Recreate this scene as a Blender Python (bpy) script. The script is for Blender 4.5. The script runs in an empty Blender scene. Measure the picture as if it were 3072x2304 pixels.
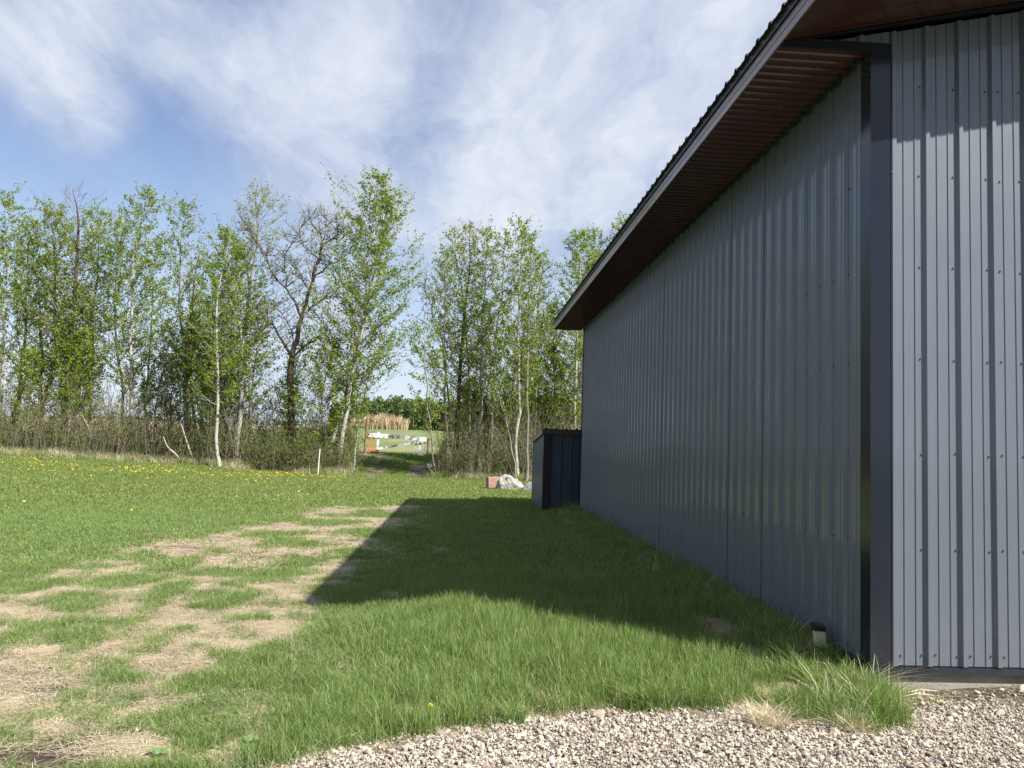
import bpy, math, random
import numpy as np
from mathutils import Vector, Matrix
random.seed(7)
RNG = np.random.default_rng(11)
SC = bpy.context.scene
COL = SC.collection

# ------------------------------------------------------------------ camera, sky, sun, exposure
F_PX, YAW, PITCH, ROLL, CAMZ = 2447.28, 0.0578, 0.0763, -0.034, 1.4469
_cy, _sy, _cp, _sp = math.cos(YAW), math.sin(YAW), math.cos(PITCH), math.sin(PITCH)
FWD = Vector((_sy*_cp, _cy*_cp, _sp)); R0 = Vector((_cy, -_sy, 0)); U0 = R0.cross(FWD)
RGT = math.cos(ROLL)*R0 - math.sin(ROLL)*U0
UPV = math.sin(ROLL)*R0 + math.cos(ROLL)*U0
cd = bpy.data.cameras.new('camera'); cam = bpy.data.objects.new('camera', cd); COL.objects.link(cam)
cd.sensor_width = 36; cd.lens = 36*F_PX/3072; cd.clip_start = 0.05; cd.clip_end = 6000
M3 = Matrix((RGT, UPV, -FWD)).transposed()
cam.matrix_world = Matrix.Translation((0, 0, CAMZ)) @ M3.to_4x4()
SC.camera = cam

SUNV = Vector((3.38, -2.99, 4.4)).normalized()          # towards the sun
EL = math.asin(SUNV.z); AZ = math.atan2(SUNV.x, SUNV.y)
sl = bpy.data.lights.new('sun', 'SUN'); so = bpy.data.objects.new('sun', sl); COL.objects.link(so)
sl.energy = 5.0; sl.angle = math.radians(0.6); sl.color = (1.0, 0.95, 0.87)
so.rotation_euler = (-SUNV).to_track_quat('-Z', 'Y').to_euler()
SC.view_settings.view_transform = 'Standard'
SC.view_settings.look = 'None'
SC.view_settings.exposure = 1.15
SC.view_settings.gamma = 1.0
SC.view_settings.use_curve_mapping = False

class NT:
    def __init__(s, tree): s.t = tree; s.n = tree.nodes; s.l = tree.links
    def __call__(s, typ, ins=None, **kw):
        nd = s.n.new(typ)
        for k, v in kw.items(): setattr(nd, k, v)
        for k, v in (ins or {}).items():
            sock = nd.inputs[k]
            if isinstance(v, bpy.types.NodeSocket): s.l.new(v, sock)
            else: sock.default_value = v
        return nd
    def math(s, op, a, b=0.0, c=0.0, clamp=False):
        nd = s('ShaderNodeMath', {0: a, 1: b, 2: c}, operation=op); nd.use_clamp = clamp; return nd.outputs[0]
    def vmath(s, op, a, b=(0, 0, 0)):
        return s('ShaderNodeVectorMath', {0: a, 1: b}, operation=op)
    def mix(s, f, a, b, blend='MIX'):
        nd = s('ShaderNodeMix', None, data_type='RGBA', blend_type=blend)
        for i, v in ((0, f), (6, a), (7, b)):
            if isinstance(v, bpy.types.NodeSocket): s.l.new(v, nd.inputs[i])
            else: nd.inputs[i].default_value = v if i == 0 else (*v, 1) if len(v) == 3 else v
        return nd.outputs[2]
    def ramp(s, f, a, b, x=0.0, y=1.0):
        return s('ShaderNodeMapRange', {0: f, 1: a, 2: b, 3: x, 4: y}, interpolation_type='SMOOTHSTEP').outputs[0]
    def noise(s, v, scale, detail=4, rough=.55, dist=0.0):
        return s('ShaderNodeTexNoise', {'Vector': v, 'Scale': scale, 'Detail': detail, 'Roughness': rough, 'Distortion': dist})

def ray(px, py):
    return (FWD + RGT*((px-1536)/F_PX) - UPV*((py-1152)/F_PX))
def at(px, py, Y):
    d = ray(px, py); t = Y/d.y; return Vector((d.x*t, Y, CAMZ + d.z*t))

world = bpy.data.worlds.new('World'); SC.world = world; world.use_nodes = True
w = NT(world.node_tree); w.n.clear()
sky = w('ShaderNodeTexSky', sky_type='NISHITA', sun_disc=False, sun_elevation=EL, sun_rotation=AZ, altitude=600, air_density=1.0, dust_density=0.6, ozone_density=1.6)
tc = w('ShaderNodeTexCoord').outputs['Generated']
dirn = w.vmath('NORMALIZE', tc).outputs[0]
sep = w('ShaderNodeSeparateXYZ', {0: dirn})
zz = w.math('ADD', w.math('MAXIMUM', sep.outputs[2], 0.0), 0.16)
px_ = w.math('DIVIDE', sep.outputs[0], zz); py_ = w.math('DIVIDE', sep.outputs[1], zz)
pl = w('ShaderNodeCombineXYZ', {0: px_, 1: py_, 2: 0.0}).outputs[0]
rot = w('ShaderNodeMapping', {'Vector': pl, 'Rotation': (0, 0, math.radians(30)), 'Scale': (1.15, 0.50, 1.0)}).outputs[0]
warp = w.noise(pl, 1.6, 5, .6)
rw = w.vmath('ADD', rot, w.vmath('MULTIPLY', w.vmath('SUBTRACT', warp.outputs['Color'], (.5, .5, .5)).outputs[0], (.38, .38, 0)).outputs[0]).outputs[0]
n1 = w.noise(rw, 1.3, 9, .56).outputs['Fac']
n2 = w.noise(pl, 0.8, 3, .5).outputs['Fac']
n3 = w.noise(rw, 3.6, 8, .62).outputs['Fac']
cov = w.math('ADD', w.math('MULTIPLY', n1, 0.60), w.math('MULTIPLY_ADD', n2, 0.40, 0.045))
# clear openings where the photograph's sky shows blue (centre direction, angular radius, strength)
HOLES = [((150, 420), .17, .24), ((60, 900), .16, .20), ((330, 560), .15, .27), ((560, 640), .12, .20), ((800, 640), .10, .24), ((1250, 470), .09, .20),
         ((1180, 830), .07, .20), ((760, 90), .10, .10), ((1240, 1000), .10, .22), ((-500, 600), .22, .25), ((1150, 330), .08, .13), ((600, 900), .14, .24), ((1500, 120), .10, .10), ((300, 1000), .16, .25)]
for (hx, hy), rad, st in HOLES:
    d = ray(hx, hy).normalized()
    dt = w.vmath('DOT_PRODUCT', dirn, tuple(d)).outputs['Value']
    cov = w.math('SUBTRACT', cov, w.ramp(dt, math.cos(rad), 1.0, 0.0, st*.56))
BANKS = [((1000, 330), .16, .14), ((60, 60), .10, .10), ((240, 330), .07, .25), ((120, 170), .06, .15), ((1350, 700), .12, .12), ((1800, 300), .25, .12), ((2000, 120), .2, .1), ((950, 520), .10, .10), ((1000, 120), .12, .1)]
for (hx, hy), rad, st in BANKS:
    d = ray(hx, hy).normalized()
    dt = w.vmath('DOT_PRODUCT', dirn, tuple(d)).outputs['Value']
    cov = w.math('ADD', cov, w.ramp(dt, math.cos(rad), 1.0, 0.0, st))
cov = w.math('ADD', cov, w.math('MULTIPLY_ADD', n3, .34, -.17))
fac = w.ramp(cov, 0.25, 0.74)
fac = w.math('MULTIPLY_ADD', fac, 0.80, 0.16)
shade = w.ramp(w.math('ADD', w.math('MULTIPLY', n3, .6), w.math('MULTIPLY', n2, .5)), 0.35, 0.75)
ccol = w.mix(shade, (3.5, 4.3, 6.4), (7.9, 8.3, 9.0))
skyc = w.mix(1.0, sky.outputs[0], (1.35, 1.32, 1.38), 'MULTIPLY')
hz = w.ramp(sep.outputs[2], -0.02, 0.36, 1.0, 0.0)
mixc = w.mix(w.math('MULTIPLY', hz, 0.68), w.mix(fac, skyc, ccol), (6.6, 7.5, 8.7))
bg = w('ShaderNodeBackground', {'Color': mixc, 'Strength': 0.05})
w.l.new(bg.outputs[0], w('ShaderNodeOutputWorld').inputs[0])
world.cycles.sampling_method = 'AUTOMATIC'

# ------------------------------------------------------------------ helpers
def tag(o, label=None, cat=None, group=None, kind=None):
    if label: o['label'] = label
    if cat: o['category'] = cat
    if group: o['group'] = group
    if kind: o['kind'] = kind
    return o
def empty(name, loc, label=None, cat=None, group=None):
    o = bpy.data.objects.new(name, None); o.empty_display_size = .2; COL.objects.link(o); o.location = loc
    return tag(o, label, cat, group)
def link(name, me, parent=None, loc=None, rot=None):
    o = bpy.data.objects.new(name, me); COL.objects.link(o)
    if parent is not None:
        o.parent = parent
        o.matrix_parent_inverse = Matrix.Translation(-parent.location)   # children are written in world coordinates
    if loc is not None: o.location = loc
    if rot is not None: o.rotation_euler = rot
    return o
class MB:
    """collects vertices and faces (numpy-friendly)"""
    def __init__(s): s.v = []; s.f = []; s.n = 0; s.attr = []
    def add(s, v, f):
        v = np.asarray(v, float).reshape(-1, 3); f = np.asarray(f, int)
        s.v.append(v); s.f.append((f + s.n)); s.n += len(v)
    def box(s, a, b):
        (x0, y0, z0), (x1, y1, z1) = a, b
        s.add([(x0,y0,z0),(x1,y0,z0),(x1,y1,z0),(x0,y1,z0),(x0,y0,z1),(x1,y0,z1),(x1,y1,z1),(x0,y1,z1)],
              [(0,3,2,1),(4,5,6,7),(0,1,5,4),(1,2,6,5),(2,3,7,6),(3,0,4,7)])
    def prism(s, sect, dirv):
        """closed section (list of 3D points) pushed along dirv"""
        n = len(sect); a = np.array(sect, float); b = a + np.array(dirv, float)
        s.add(np.vstack([a, b]), [(i, (i+1) % n, n+(i+1) % n, n+i) for i in range(n)])
        if n == 4:
            s.f.append(np.array([(3, 2, 1, 0), (4, 5, 6, 7)]) + s.n - 8)
        else:
            s.poly = getattr(s, 'poly', []) + [tuple(range(s.n-2*n, s.n-n))[::-1], tuple(range(s.n-n, s.n))]
    def tube(s, pts, rad, sides=6, cap=True):
        pts = np.asarray(pts, float); k = len(pts); rad = np.broadcast_to(np.asarray(rad, float), (k,))
        t = np.gradient(pts, axis=0); t /= np.linalg.norm(t, axis=1)[:, None] + 1e-9
        up = np.tile(np.array([0.31, 0.17, 0.93]), (k, 1)); m = np.abs((t*up).sum(1)) > .93; up[m] = (1, 0, 0.1)
        # a steady frame: project one up-vector chosen from the first tangent
        ref = np.array([1.0, 0.2, 0.05]) if abs(t[0][2]) > .7 else np.array([0.05, 0.1, 1.0])
        a = np.cross(t, ref); a /= np.linalg.norm(a, axis=1)[:, None] + 1e-9; b = np.cross(t, a)
        ang = np.arange(sides)*2*np.pi/sides
        ring = pts[:, None, :] + rad[:, None, None]*(a[:, None, :]*np.cos(ang)[None, :, None] + b[:, None, :]*np.sin(ang)[None, :, None])
        i = np.arange(k-1)[:, None]*sides; j = np.arange(sides)[None, :]; j2 = (j+1) % sides
        q = np.stack([i+j, i+j2, i+sides+j2, i+sides+j], -1).reshape(-1, 4)
        s.add(ring.reshape(-1, 3), q)
    def mesh(s, name, mat=None, smooth=False):
        me = bpy.data.meshes.new(name)
        V = np.vstack(s.v) if s.v else np.zeros((0, 3))
        quads = [f for f in s.f if f.ndim == 2 and f.shape[1] == 4]; tris = [f for f in s.f if f.ndim == 2 and f.shape[1] == 3]
        q = np.vstack(quads) if quads else np.zeros((0, 4), int); t = np.vstack(tris) if tris else np.zeros((0, 3), int)
        polys = getattr(s, 'poly', [])
        if polys:
            me.from_pydata(V.tolist(), [], q.tolist() + t.tolist() + [list(p) for p in polys])
        else:
            me.vertices.add(len(V)); me.vertices.foreach_set('co', V.ravel().astype(np.float32))
            nl = q.size + t.size; npol = len(q)+len(t)
            me.loops.add(nl); me.loops.foreach_set('vertex_index', np.concatenate([q.ravel(), t.ravel()]).astype(np.int32))
            me.polygons.add(npol)
            st = np.concatenate([np.arange(len(q))*4, q.size + np.arange(len(t))*3]).astype(np.int32)
            me.polygons.foreach_set('loop_start', st)
            me.update(calc_edges=True)
        if mat: me.materials.append(mat)
        me.polygons.foreach_set('use_smooth', [bool(smooth)]*len(me.polygons))
        me.validate(); me.update()
        return me
    def obj(s, name, mat=None, parent=None, smooth=False, loc=None):
        return link(name, s.mesh(name, mat, smooth), parent, loc)

def smooth(a, b, x):
    t = np.clip((np.asarray(x, float)-a)/(b-a), 0, 1); return t*t*(3-2*t)
_perm = np.random.default_rng(5).random((16, 256, 256))
def vnoise(x, y, seed=0):
    x = np.asarray(x, float); y = np.asarray(y, float); g = _perm[seed % 16]
    xi = np.floor(x).astype(int); yi = np.floor(y).astype(int); fx = x-xi; fy = y-yi
    fx = fx*fx*(3-2*fx); fy = fy*fy*(3-2*fy)
    a = g[xi % 256, yi % 256]; b = g[(xi+1) % 256, yi % 256]; c = g[xi % 256, (yi+1) % 256]; d = g[(xi+1) % 256, (yi+1) % 256]
    return (a*(1-fx)+b*fx)*(1-fy) + (c*(1-fx)+d*fx)*fy
def fbm(x, y, seed=0, oct=3):
    r = 0; amp = .5; tot = 0
    for o in range(oct):
        r = r + amp*vnoise(x*2**o+13.7*o, y*2**o+7.1*o, seed+o); tot += amp; amp *= .55
    return r/tot
def poly_sd(x, y, P):
    """signed distance to a polygon, positive inside"""
    x = np.asarray(x, float); y = np.asarray(y, float); d = np.full(x.shape, 1e9); ins = np.zeros(x.shape, bool)
    for i in range(len(P)):
        (x0, y0), (x1, y1) = P[i], P[(i+1) % len(P)]
        ex, ey = x1-x0, y1-y0; t = np.clip(((x-x0)*ex+(y-y0)*ey)/(ex*ex+ey*ey), 0, 1)
        d = np.minimum(d, np.hypot(x-x0-t*ex, y-y0-t*ey))
        c = ((y0 > y) != (y1 > y)) & (x < (x1-x0)*(y-y0)/((y1-y0) if y1 != y0 else 1e-9)+x0); ins ^= c
    return np.where(ins, d, -d)
def ells(x, y, L, nz):
    r = np.zeros(np.shape(x))
    for cx, cy, rx, ry in L:
        q = np.sqrt(((x-cx)/rx)**2 + ((y-cy)/ry)**2)
        r = np.maximum(r, 1-smooth(.55, 1.35, q + (nz-.5)*1.4))
    return r

# ------------------------------------------------------------------ the lie of the land
WALLX, FRONTY, FARY, BASEZ, TOPZ = 2.632, 5.115, 18.05, 0.15, 4.17
_hy = np.array([-400, 34, 37, 40, 44, 60, 110, 128, 4000.]); _hz = np.array([0, 0, .06, .36, .80, 1.45, 3.22, 3.45, 3.45])
def height(x, y):
    x = np.asarray(x, float); y = np.asarray(y, float)
    z = 0
    for k, wgt in ((-1.2, .25), (0, .5), (1.2, .25)): z = z + wgt*np.interp(y+k, _hy, _hz)
    z = z + .36*smooth(-5, -19, x)*smooth(18, 37, y)*(1-smooth(50, 110, y))
    z = z + .10*smooth(1.7, 2.6, x)*smooth(4.9, 5.9, y)*(1-smooth(19, 24, y))          # bank of turf along the wall
    z = z + .05*smooth(2.75, 3.8, x)*smooth(4.2, 5.2, y)*(1-smooth(10, 12, y))
    z = z + (fbm(x*.9, y*.9, 3)-.5)*.05*smooth(3.5, 7, y) + (fbm(x*4, y*4, 6)-.5)*.018
    z = z + .35*(fbm(x*.09, y*.09, 9)-.5)*smooth(24, 60, y)
    z = z + (fbm(x*5, y*8, 10, 3)-.5)*.045*smooth(3.4, 4.5, y)*(1-smooth(11, 14, y))*(1-smooth(-1.2, .2, x))
    z = z - .02*np.exp(-((x-2.08)/.12)**2)*smooth(5.2, 6, y)*(1-smooth(17, 18.5, y))
    return z
DEAD = [(-1.0,19.4),(-2.7,18.2),(-3.7,13.6),(-4.2,11.0),(-4.5,8.9),(-5.2,7.2),(-4.4,5.6),(-3.2,4.6),(-2.2,4.05),(-1.62,4.4),(-1.5,5.28),(-1.25,6.2),(-1.15,7.15),(-.95,9.14),(-.7,13.2),(-.4,17)]
GRAVEL = [(-1.1,3.5),(-.73,3.77),(-.54,3.94),(-.17,4.15),(.29,4.41),(.63,4.56),(1.2,4.62),(1.64,4.66),(1.82,4.47),(2.22,4.24),(2.50,4.48),(2.62,5.0),(2.60,5.11),(12.5,5.11),(12.5,-9),(-4,-9),(-2.2,2.6)]
GREEN = [(-3.37,7.36,.26,.35),(-3.86,8.1,.18,.34),(-3.33,8.28,.33,.44),(-2.67,7.93,.14,.41),(-2.04,7.53,.32,.44),(-2.25,7.64,.17,.23),(-3.01,6.06,.15,.51),(-2.5,5.84,.06,.22),(-1.91,9.23,.29,.56),(-3.14,9.63,.19,.54),(-2.1,5.69,.07,.17),(-2.01,6.26,.06,.13),(-2.06,5.19,.1,.15),(-2.17,7.2,.1,.13),(-3.0,8.41,.1,.27),(-1.58,6.75,.06,.12),(-2.73,5.9,.12,.13),(-3.82,12.04,.13,.38),(-4.03,7.83,.2,.47),(-2.06,5.87,.04,.18),(-1.75,5.76,.04,.17),(-2.2,11.5,.5,.4),(-1.5,13.2,.4,.6),(-2.4,14.6,.5,.5),(-1.3,10.6,.3,.4),(-2.9,12.6,.3,.4),(-1.6,16.4,.6,.5),(-2.0,8.6,.3,.3)]
SOIL = [(-2.25,4.91,.22,.15),(-1.96,5.43,.08,.08),(-1.85,3.80,.36,.26),(-1.71,4.56,.07,.08),(-2.59,5.5,.06,.05),(-2.31,6.7,.08,.13),(-1.1,3.85,.08,.06),(-2.27,4.46,.06,.05),(2.95,4.98,.35,.1)]
DEADX = [(-1.44,3.98,.22,.16),(-.96,4.44,.1,.13),(-.89,4.69,.07,.08),(-1.95,4.21,.15,.13),(-1.62,4.01,.07,.1),(-.99,4.07,.08,.08),(-.75,4.19,.05,.07),(-1.01,3.87,.14,.08),(2.08,6.7,.16,.55),(2.1,5.75,.17,.38),(2.0,5.05,.24,.24),(1.5,5.5,.14,.15),(.49,4.86,.12,.12),(-.21,4.53,.14,.12),(1.72,4.62,.2,.12),(-.62,7.9,.12,.35),(-.3,11.5,.12,.5),(-.54,18.2,.16,.4),(.5,28.6,1.1,.35)]
def masks(x, y):
    nz = fbm(x*3.1, y*3.1, 1, 4); nb = fbm(x*1.1, y*.75, 4, 3)
    sd = poly_sd(x, y, DEAD)
    nh = fbm(x*7.5, y*5.5, 8, 3)
    dead = smooth(-.35, .40, sd + (nz-.5)*1.3 + (nb-.5)*1.1 + (nh-.5)*1.2*(1-smooth(7, 12, y)))
    isl = smooth(.60, .68, fbm(x*1.6+3, y*1.0, 7, 3) + (nz-.5)*.25)
    isl = np.maximum(isl, .8*smooth(.66, .74, fbm(x*5.2+9, y*3.6, 11, 3))*(1-smooth(8, 12, y)))
    dead = dead*(1-.95*isl)*(1-.97*ells(x, y, GREEN, .35*nz+.65*nh))
    dead = np.maximum(dead, .9*ells(x, y, DEADX, nz))
    strip = np.exp(-((x-2.12)/.10)**4)*smooth(5.0, 5.6, y)*(1-smooth(16.5, 17.5, y))*smooth(.5, .62, fbm(x*2, y*.9, 12, 3))
    dead = np.maximum(dead, .8*strip)
    dead = np.maximum(dead, .55*smooth(.72, .80, fbm(x*.55, y*.4, 10, 3))*smooth(14, 20, y)*(1-smooth(32, 34, y)))
    soil = ells(x, y, SOIL, nz)*smooth(.3, .5, nz+.1)
    soil = np.maximum(soil, dead*smooth(.585, .69, fbm(x*2.3, y*4.2, 13, 4) + .035*(1-smooth(-2.4, -1.2, x)) + .07*(1-smooth(4.6, 7.0, y)))*.85)
    # ruts and bare earth on the track up to the gate
    pc = -3.4 + (y-30)*.0; 
    rut = 1.1*np.exp(-((x-(-3.85-(y-36)*.03))/.42)**2) + 1.1*np.exp(-((x-(-1.9-(y-36)*.04))/.55)**2)*smooth(33.5, 35, y)*(1-smooth(39, 41, y))
    rut = 1.3*rut*smooth(30, 33, y)*(1-smooth(42.5, 44.5, y))*smooth(.25, .42, fbm(x*1.4, y*.8, 14, 3))
    soil = np.maximum(soil, np.clip(rut, 0, 1)*.85)
    grav = smooth(-.06, .05, poly_sd(x, y, GRAVEL) + (nz-.5)*.12)
    foot = smooth(4.66, 4.90, y + (nz-.5)*.35)*smooth(2.45, 2.75, x)*(y < 5.2)
    soil = np.maximum(soil, .85*foot); grav = grav*(1-foot)
    return dead, soil, grav

# ------------------------------------------------------------------ materials
def mat(name):
    m = bpy.data.materials.new(name); m.use_nodes = True; t = NT(m.node_tree); t.n.clear()
    return m, t
def finish(m, t, sh, disp=None):
    o = t('ShaderNodeOutputMaterial'); t.l.new(sh, o.inputs[0])
    return m
def principled(t, **kw):
    return t('ShaderNodeBsdfPrincipled', {k.replace('_', ' '): v for k, v in kw.items()}).outputs[0]
def simple(name, col, rough=.6, var=.15, scale=8, metallic=0.0, spec=.5, bump=0.0, bscale=60, coat=0.0, dirt=None):
    m, t = mat(name)
    co = t('ShaderNodeTexCoord').outputs['Object']
    n = t.noise(co, scale, 5, .6).outputs['Fac']
    c = t.mix(n, tuple(v*(1-var) for v in col), tuple(min(1, v*(1+var)) for v in col))
    if dirt:
        d = t.ramp(t.noise(co, scale*.35, 6, .7).outputs['Fac'], .52, .72)
        c = t.mix(t.math('MULTIPLY', d, .7), c, dirt)
    kw = dict(Base_Color=c, Roughness=rough, Metallic=metallic)
    kw['Specular IOR Level'] = spec
    if coat: kw['Coat Weight'] = coat; kw['Coat Roughness'] = .12
    if bump:
        b = t('ShaderNodeBump', {'Strength': 1.0, 'Distance': bump, 'Height': t.noise(co, bscale, 5, .6).outputs['Fac']})
        kw['Normal'] = b.outputs[0]
    return finish(m, t, principled(t, **kw))

def metal_paint(name, col, rough=.28, spec=.6, coat=0.0):
    """painted sheet steel: slightly oil-canned, dusty near the bottom edge"""
    m, t = mat(name)
    geo = t('ShaderNodeNewGeometry'); pos = geo.outputs['Position']
    st = t('ShaderNodeMapping', {'Vector': pos, 'Scale': (6, 6, .35)}).outputs[0]
    streak = t.noise(st, 1.6, 5, .6).outputs['Fac']
    spk = t.ramp(t.noise(pos, 95, 2, .5).outputs['Fac'], .70, .76)
    c = t.mix(streak, tuple(v*.93 for v in col), tuple(v*1.07 for v in col))
    c = t.mix(t.math('MULTIPLY', spk, .14), c, (.35, .36, .36))
    z = t('ShaderNodeSeparateXYZ', {0: pos}).outputs[2]
    dust = t.math('MULTIPLY', t.ramp(z, .7, .12), t.noise(pos, 7, 4, .6).outputs['Fac'])
    c = t.mix(t.math('MULTIPLY', dust, .08), c, (.30, .27, .22))
    r = t.math('MULTIPLY_ADD', t.noise(pos, 2.3, 4, .6).outputs['Fac'], .16, rough-.06)
    oil = t('ShaderNodeMapping', {'Vector': pos, 'Scale': (1.6, 1.6, .8)}).outputs[0]
    b = t('ShaderNodeBump', {'Strength': 1.0, 'Distance': .004, 'Height': t.noise(oil, 1.6, 2, .4).outputs['Fac']})
    return finish(m, t, principled(t, **{'Base_Color': c, 'Roughness': r, 'Specular IOR Level': spec, 'Normal': b.outputs[0], 'Coat Weight': coat, 'Coat Roughness': .06, 'Coat IOR': 1.52, 'Coat Normal': b.outputs[0]}))

M = {}
M['siding'] = metal_paint('siding_paint', (.094, .111, .136), .34, .5, .45)
M['trim'] = metal_paint('dark_trim_paint', (.009, .012, .020), .13, .40)
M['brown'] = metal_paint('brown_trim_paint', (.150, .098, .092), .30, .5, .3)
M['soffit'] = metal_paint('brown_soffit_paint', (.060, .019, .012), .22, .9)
M['roof'] = metal_paint('dark_roof_paint', (.022, .022, .026), .38, .5)
M['shedwall'] = metal_paint('shed_blue_paint', (.030, .042, .062), .35, .5)
M['shedtrim'] = metal_paint('shed_trim_paint', (.006, .005, .008), .45, .4)
M['screw'] = simple('screw_metal', (.10, .10, .12), .4, .1, 20, .6)
M['concrete'] = simple('foundation_concrete', (.24, .22, .19), .9, .25, 9, bump=.004, bscale=70, dirt=(.13, .10, .07))
M['lens'] = simple('lamp_lens', (.50, .47, .27), .35, .08, 20)
M['black'] = simple('black_plastic', (.012, .014, .02), .35, .1, 20)

def leaf_mat(name, cols, trans=.45, rough=.5):
    m, t = mat(name)
    geo = t('ShaderNodeNewGeometry'); rnd = geo.outputs['Random Per Island']
    n = t.noise(geo.outputs['Position'], .8, 3, .5).outputs['Fac']
    f = t.math('ADD', t.math('MULTIPLY', rnd, .6), t.math('MULTIPLY', n, .4))
    c = t.mix(t.ramp(f, .15, .85), cols[0], cols[1])
    c = t.mix(t.ramp(rnd, .93, .97), c, cols[2])
    p = principled(t, **{'Base_Color': c, 'Roughness': rough, 'Specular IOR Level': .2})
    tr = t('ShaderNodeBsdfTranslucent', {'Color': t.mix(1.0, c, (1.25, 1.35, .55), 'MULTIPLY')}).outputs[0]
    mx = t('ShaderNodeMixShader', {0: trans, 1: p, 2: tr}).outputs[0]
    return finish(m, t, mx)
M['leaf'] = leaf_mat('aspen_leaf', ((.10, .17, .014), (.25, .31, .030), (.34, .33, .08)))
M['leaf_pale'] = leaf_mat('budding_leaf', ((.20, .24, .09), (.32, .34, .15), (.30, .22, .10)))
M['leaf_shrub'] = leaf_mat('shrub_leaf', ((.07, .12, .02), (.16, .22, .035), (.24, .19, .08)))
M['leaf_far'] = leaf_mat('far_leaf', ((.045, .080, .022), (.115, .165, .045), (.14, .15, .08)), .3)

def bark(name, a, b, scar, scale=9, sc_amt=.6):
    m, t = mat(name)
    pos = t('ShaderNodeNewGeometry').outputs['Position']
    st = t('ShaderNodeMapping', {'Vector': pos, 'Scale': (1, 1, 2.6)}).outputs[0]
    n = t.noise(st, scale, 5, .65).outputs['Fac']; n2 = t.noise(pos, 1.3, 3, .5).outputs['Fac']
    c = t.mix(n, a, b)
    c = t.mix(t.math('MULTIPLY', t.ramp(t.math('ADD', t.math('MULTIPLY', n, .7), t.math('MULTIPLY', n2, .4)), .56, .66), sc_amt), c, scar)
    bmp = t('ShaderNodeBump', {'Strength': 1.0, 'Distance': .012, 'Height': t.noise(pos, 34, 5, .6).outputs['Fac']})
    return finish(m, t, principled(t, **{'Base_Color': c, 'Roughness': .85, 'Specular IOR Level': .2, 'Normal': bmp.outputs[0]}))
M['bark_white'] = bark('white_aspen_bark', (.24, .24, .20), (.42, .41, .36), (.07, .06, .045), 7, .75)
M['bark_grey'] = bark('grey_bark', (.13, .12, .095), (.26, .24, .19), (.06, .05, .04), 8, .6)
M['bark_dark'] = bark('dark_rough_bark', (.045, .032, .024), (.11, .078, .055), (.02, .015, .012), 14, .7)
M['twig'] = bark('twig_bark', (.085, .068, .052), (.22, .18, .14), (.05, .035, .03), 6, .4)
M['deadwood'] = bark('bleached_deadwood', (.38, .34, .27), (.56, .51, .43), (.20, .16, .12), 8, .5)

def blade_mat(name, cols, tipc, trans=.35):
    m, t = mat(name)
    geo = t('ShaderNodeNewGeometry'); rnd = geo.outputs['Random Per Island']; pos = geo.outputs['Position']
    oi = t('ShaderNodeObjectInfo').outputs['Random']
    n = t.noise(pos, .45, 4, .6).outputs['Fac']; n2 = t.noise(pos, 2.6, 4, .6).outputs['Fac']
    f = t.math('ADD', t.math('ADD', t.math('MULTIPLY', rnd, .42), t.math('MULTIPLY', oi, .25)), t.math('ADD', t.math('MULTIPLY', n, .35), t.math('MULTIPLY', n2, .45)))
    c = t.mix(t.ramp(f, .46, 1.0), cols[0], cols[1])
    c = t.mix(t.ramp(rnd, .86, .92), c, cols[2])
    h = t('ShaderNodeAttribute', attribute_name='tip').outputs['Fac']
    c = t.mix(t.math('MULTIPLY', h, .5), c, tipc)
    p = principled(t, **{'Base_Color': c, 'Roughness': .45, 'Specular IOR Level': .4})
    tr = t('ShaderNodeBsdfTranslucent', {'Color': t.mix(1.0, c, (1.2, 1.25, .6), 'MULTIPLY')}).outputs[0]
    return finish(m, t, t('ShaderNodeMixShader', {0: trans, 1: p, 2: tr}).outputs[0])
M['grass'] = blade_mat('lawn_grass', ((.050, .102, .022), (.190, .265, .074), (.42, .39, .22)), (.21, .31, .09))
M['grass_far'] = blade_mat('far_lawn_grass', ((.068, .124, .022), (.190, .250, .052), (.38, .34, .17)), (.22, .28, .09))
M['straw'] = blade_mat('dead_grass', ((.36, .29, .19), (.62, .53, .38), (.18, .13, .085)), (.66, .58, .43), .15)
M['roughgrass'] = blade_mat('rough_edge_grass', ((.09, .15, .035), (.19, .24, .07), (.42, .36, .20)), (.26, .30, .12))
M['cattail'] = blade_mat('dry_reeds', ((.33, .25, .16), (.52, .42, .28), (.20, .14, .09)), (.55, .46, .32), .15)

# ground sheet
mg, t = mat('ground_turf')
pos = t('ShaderNodeNewGeometry').outputs['Position']
A = lambda n: t('ShaderNodeAttribute', attribute_name=n).outputs['Fac']
nf = t.noise(pos, 40, 4, .7).outputs['Fac']; nm = t.noise(pos, 3.2, 5, .6).outputs['Fac']; nl = t.noise(pos, .22, 4, .6).outputs['Fac']
green = t.mix(nf, (.025, .050, .014), (.070, .120, .028))
green = t.mix(t.math('MULTIPLY', t.ramp(nm, .45, .7), .4), green, (.11, .13, .05))
deadc = t.mix(t.noise(pos, 70, 4, .7).outputs['Fac'], (.17, .13, .09), (.50, .42, .31))
nst = t.noise(t('ShaderNodeMapping', {'Vector': pos, 'Scale': (1.0, 2.2, 1)}).outputs[0], 5.5, 6, .7).outputs['Fac']
deadc = t.mix(t.math('MULTIPLY', t.ramp(nst, .46, .66), .75), deadc, (.17, .12, .085))
soilc = t.mix(nf, (.030, .022, .018), (.085, .064, .052))
soilc = t.mix(t.ramp(t('ShaderNodeSeparateXYZ', {0: pos}).outputs[1], 20, 30), soilc, t.mix(t.noise(pos, 6, 5, .7).outputs['Fac'], (.07, .052, .040), (.25, .19, .15)))
gravc = t.mix(t.noise(pos, 55, 4, .7).outputs['Fac'], (.07, .06, .05), (.26, .22, .18))
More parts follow.
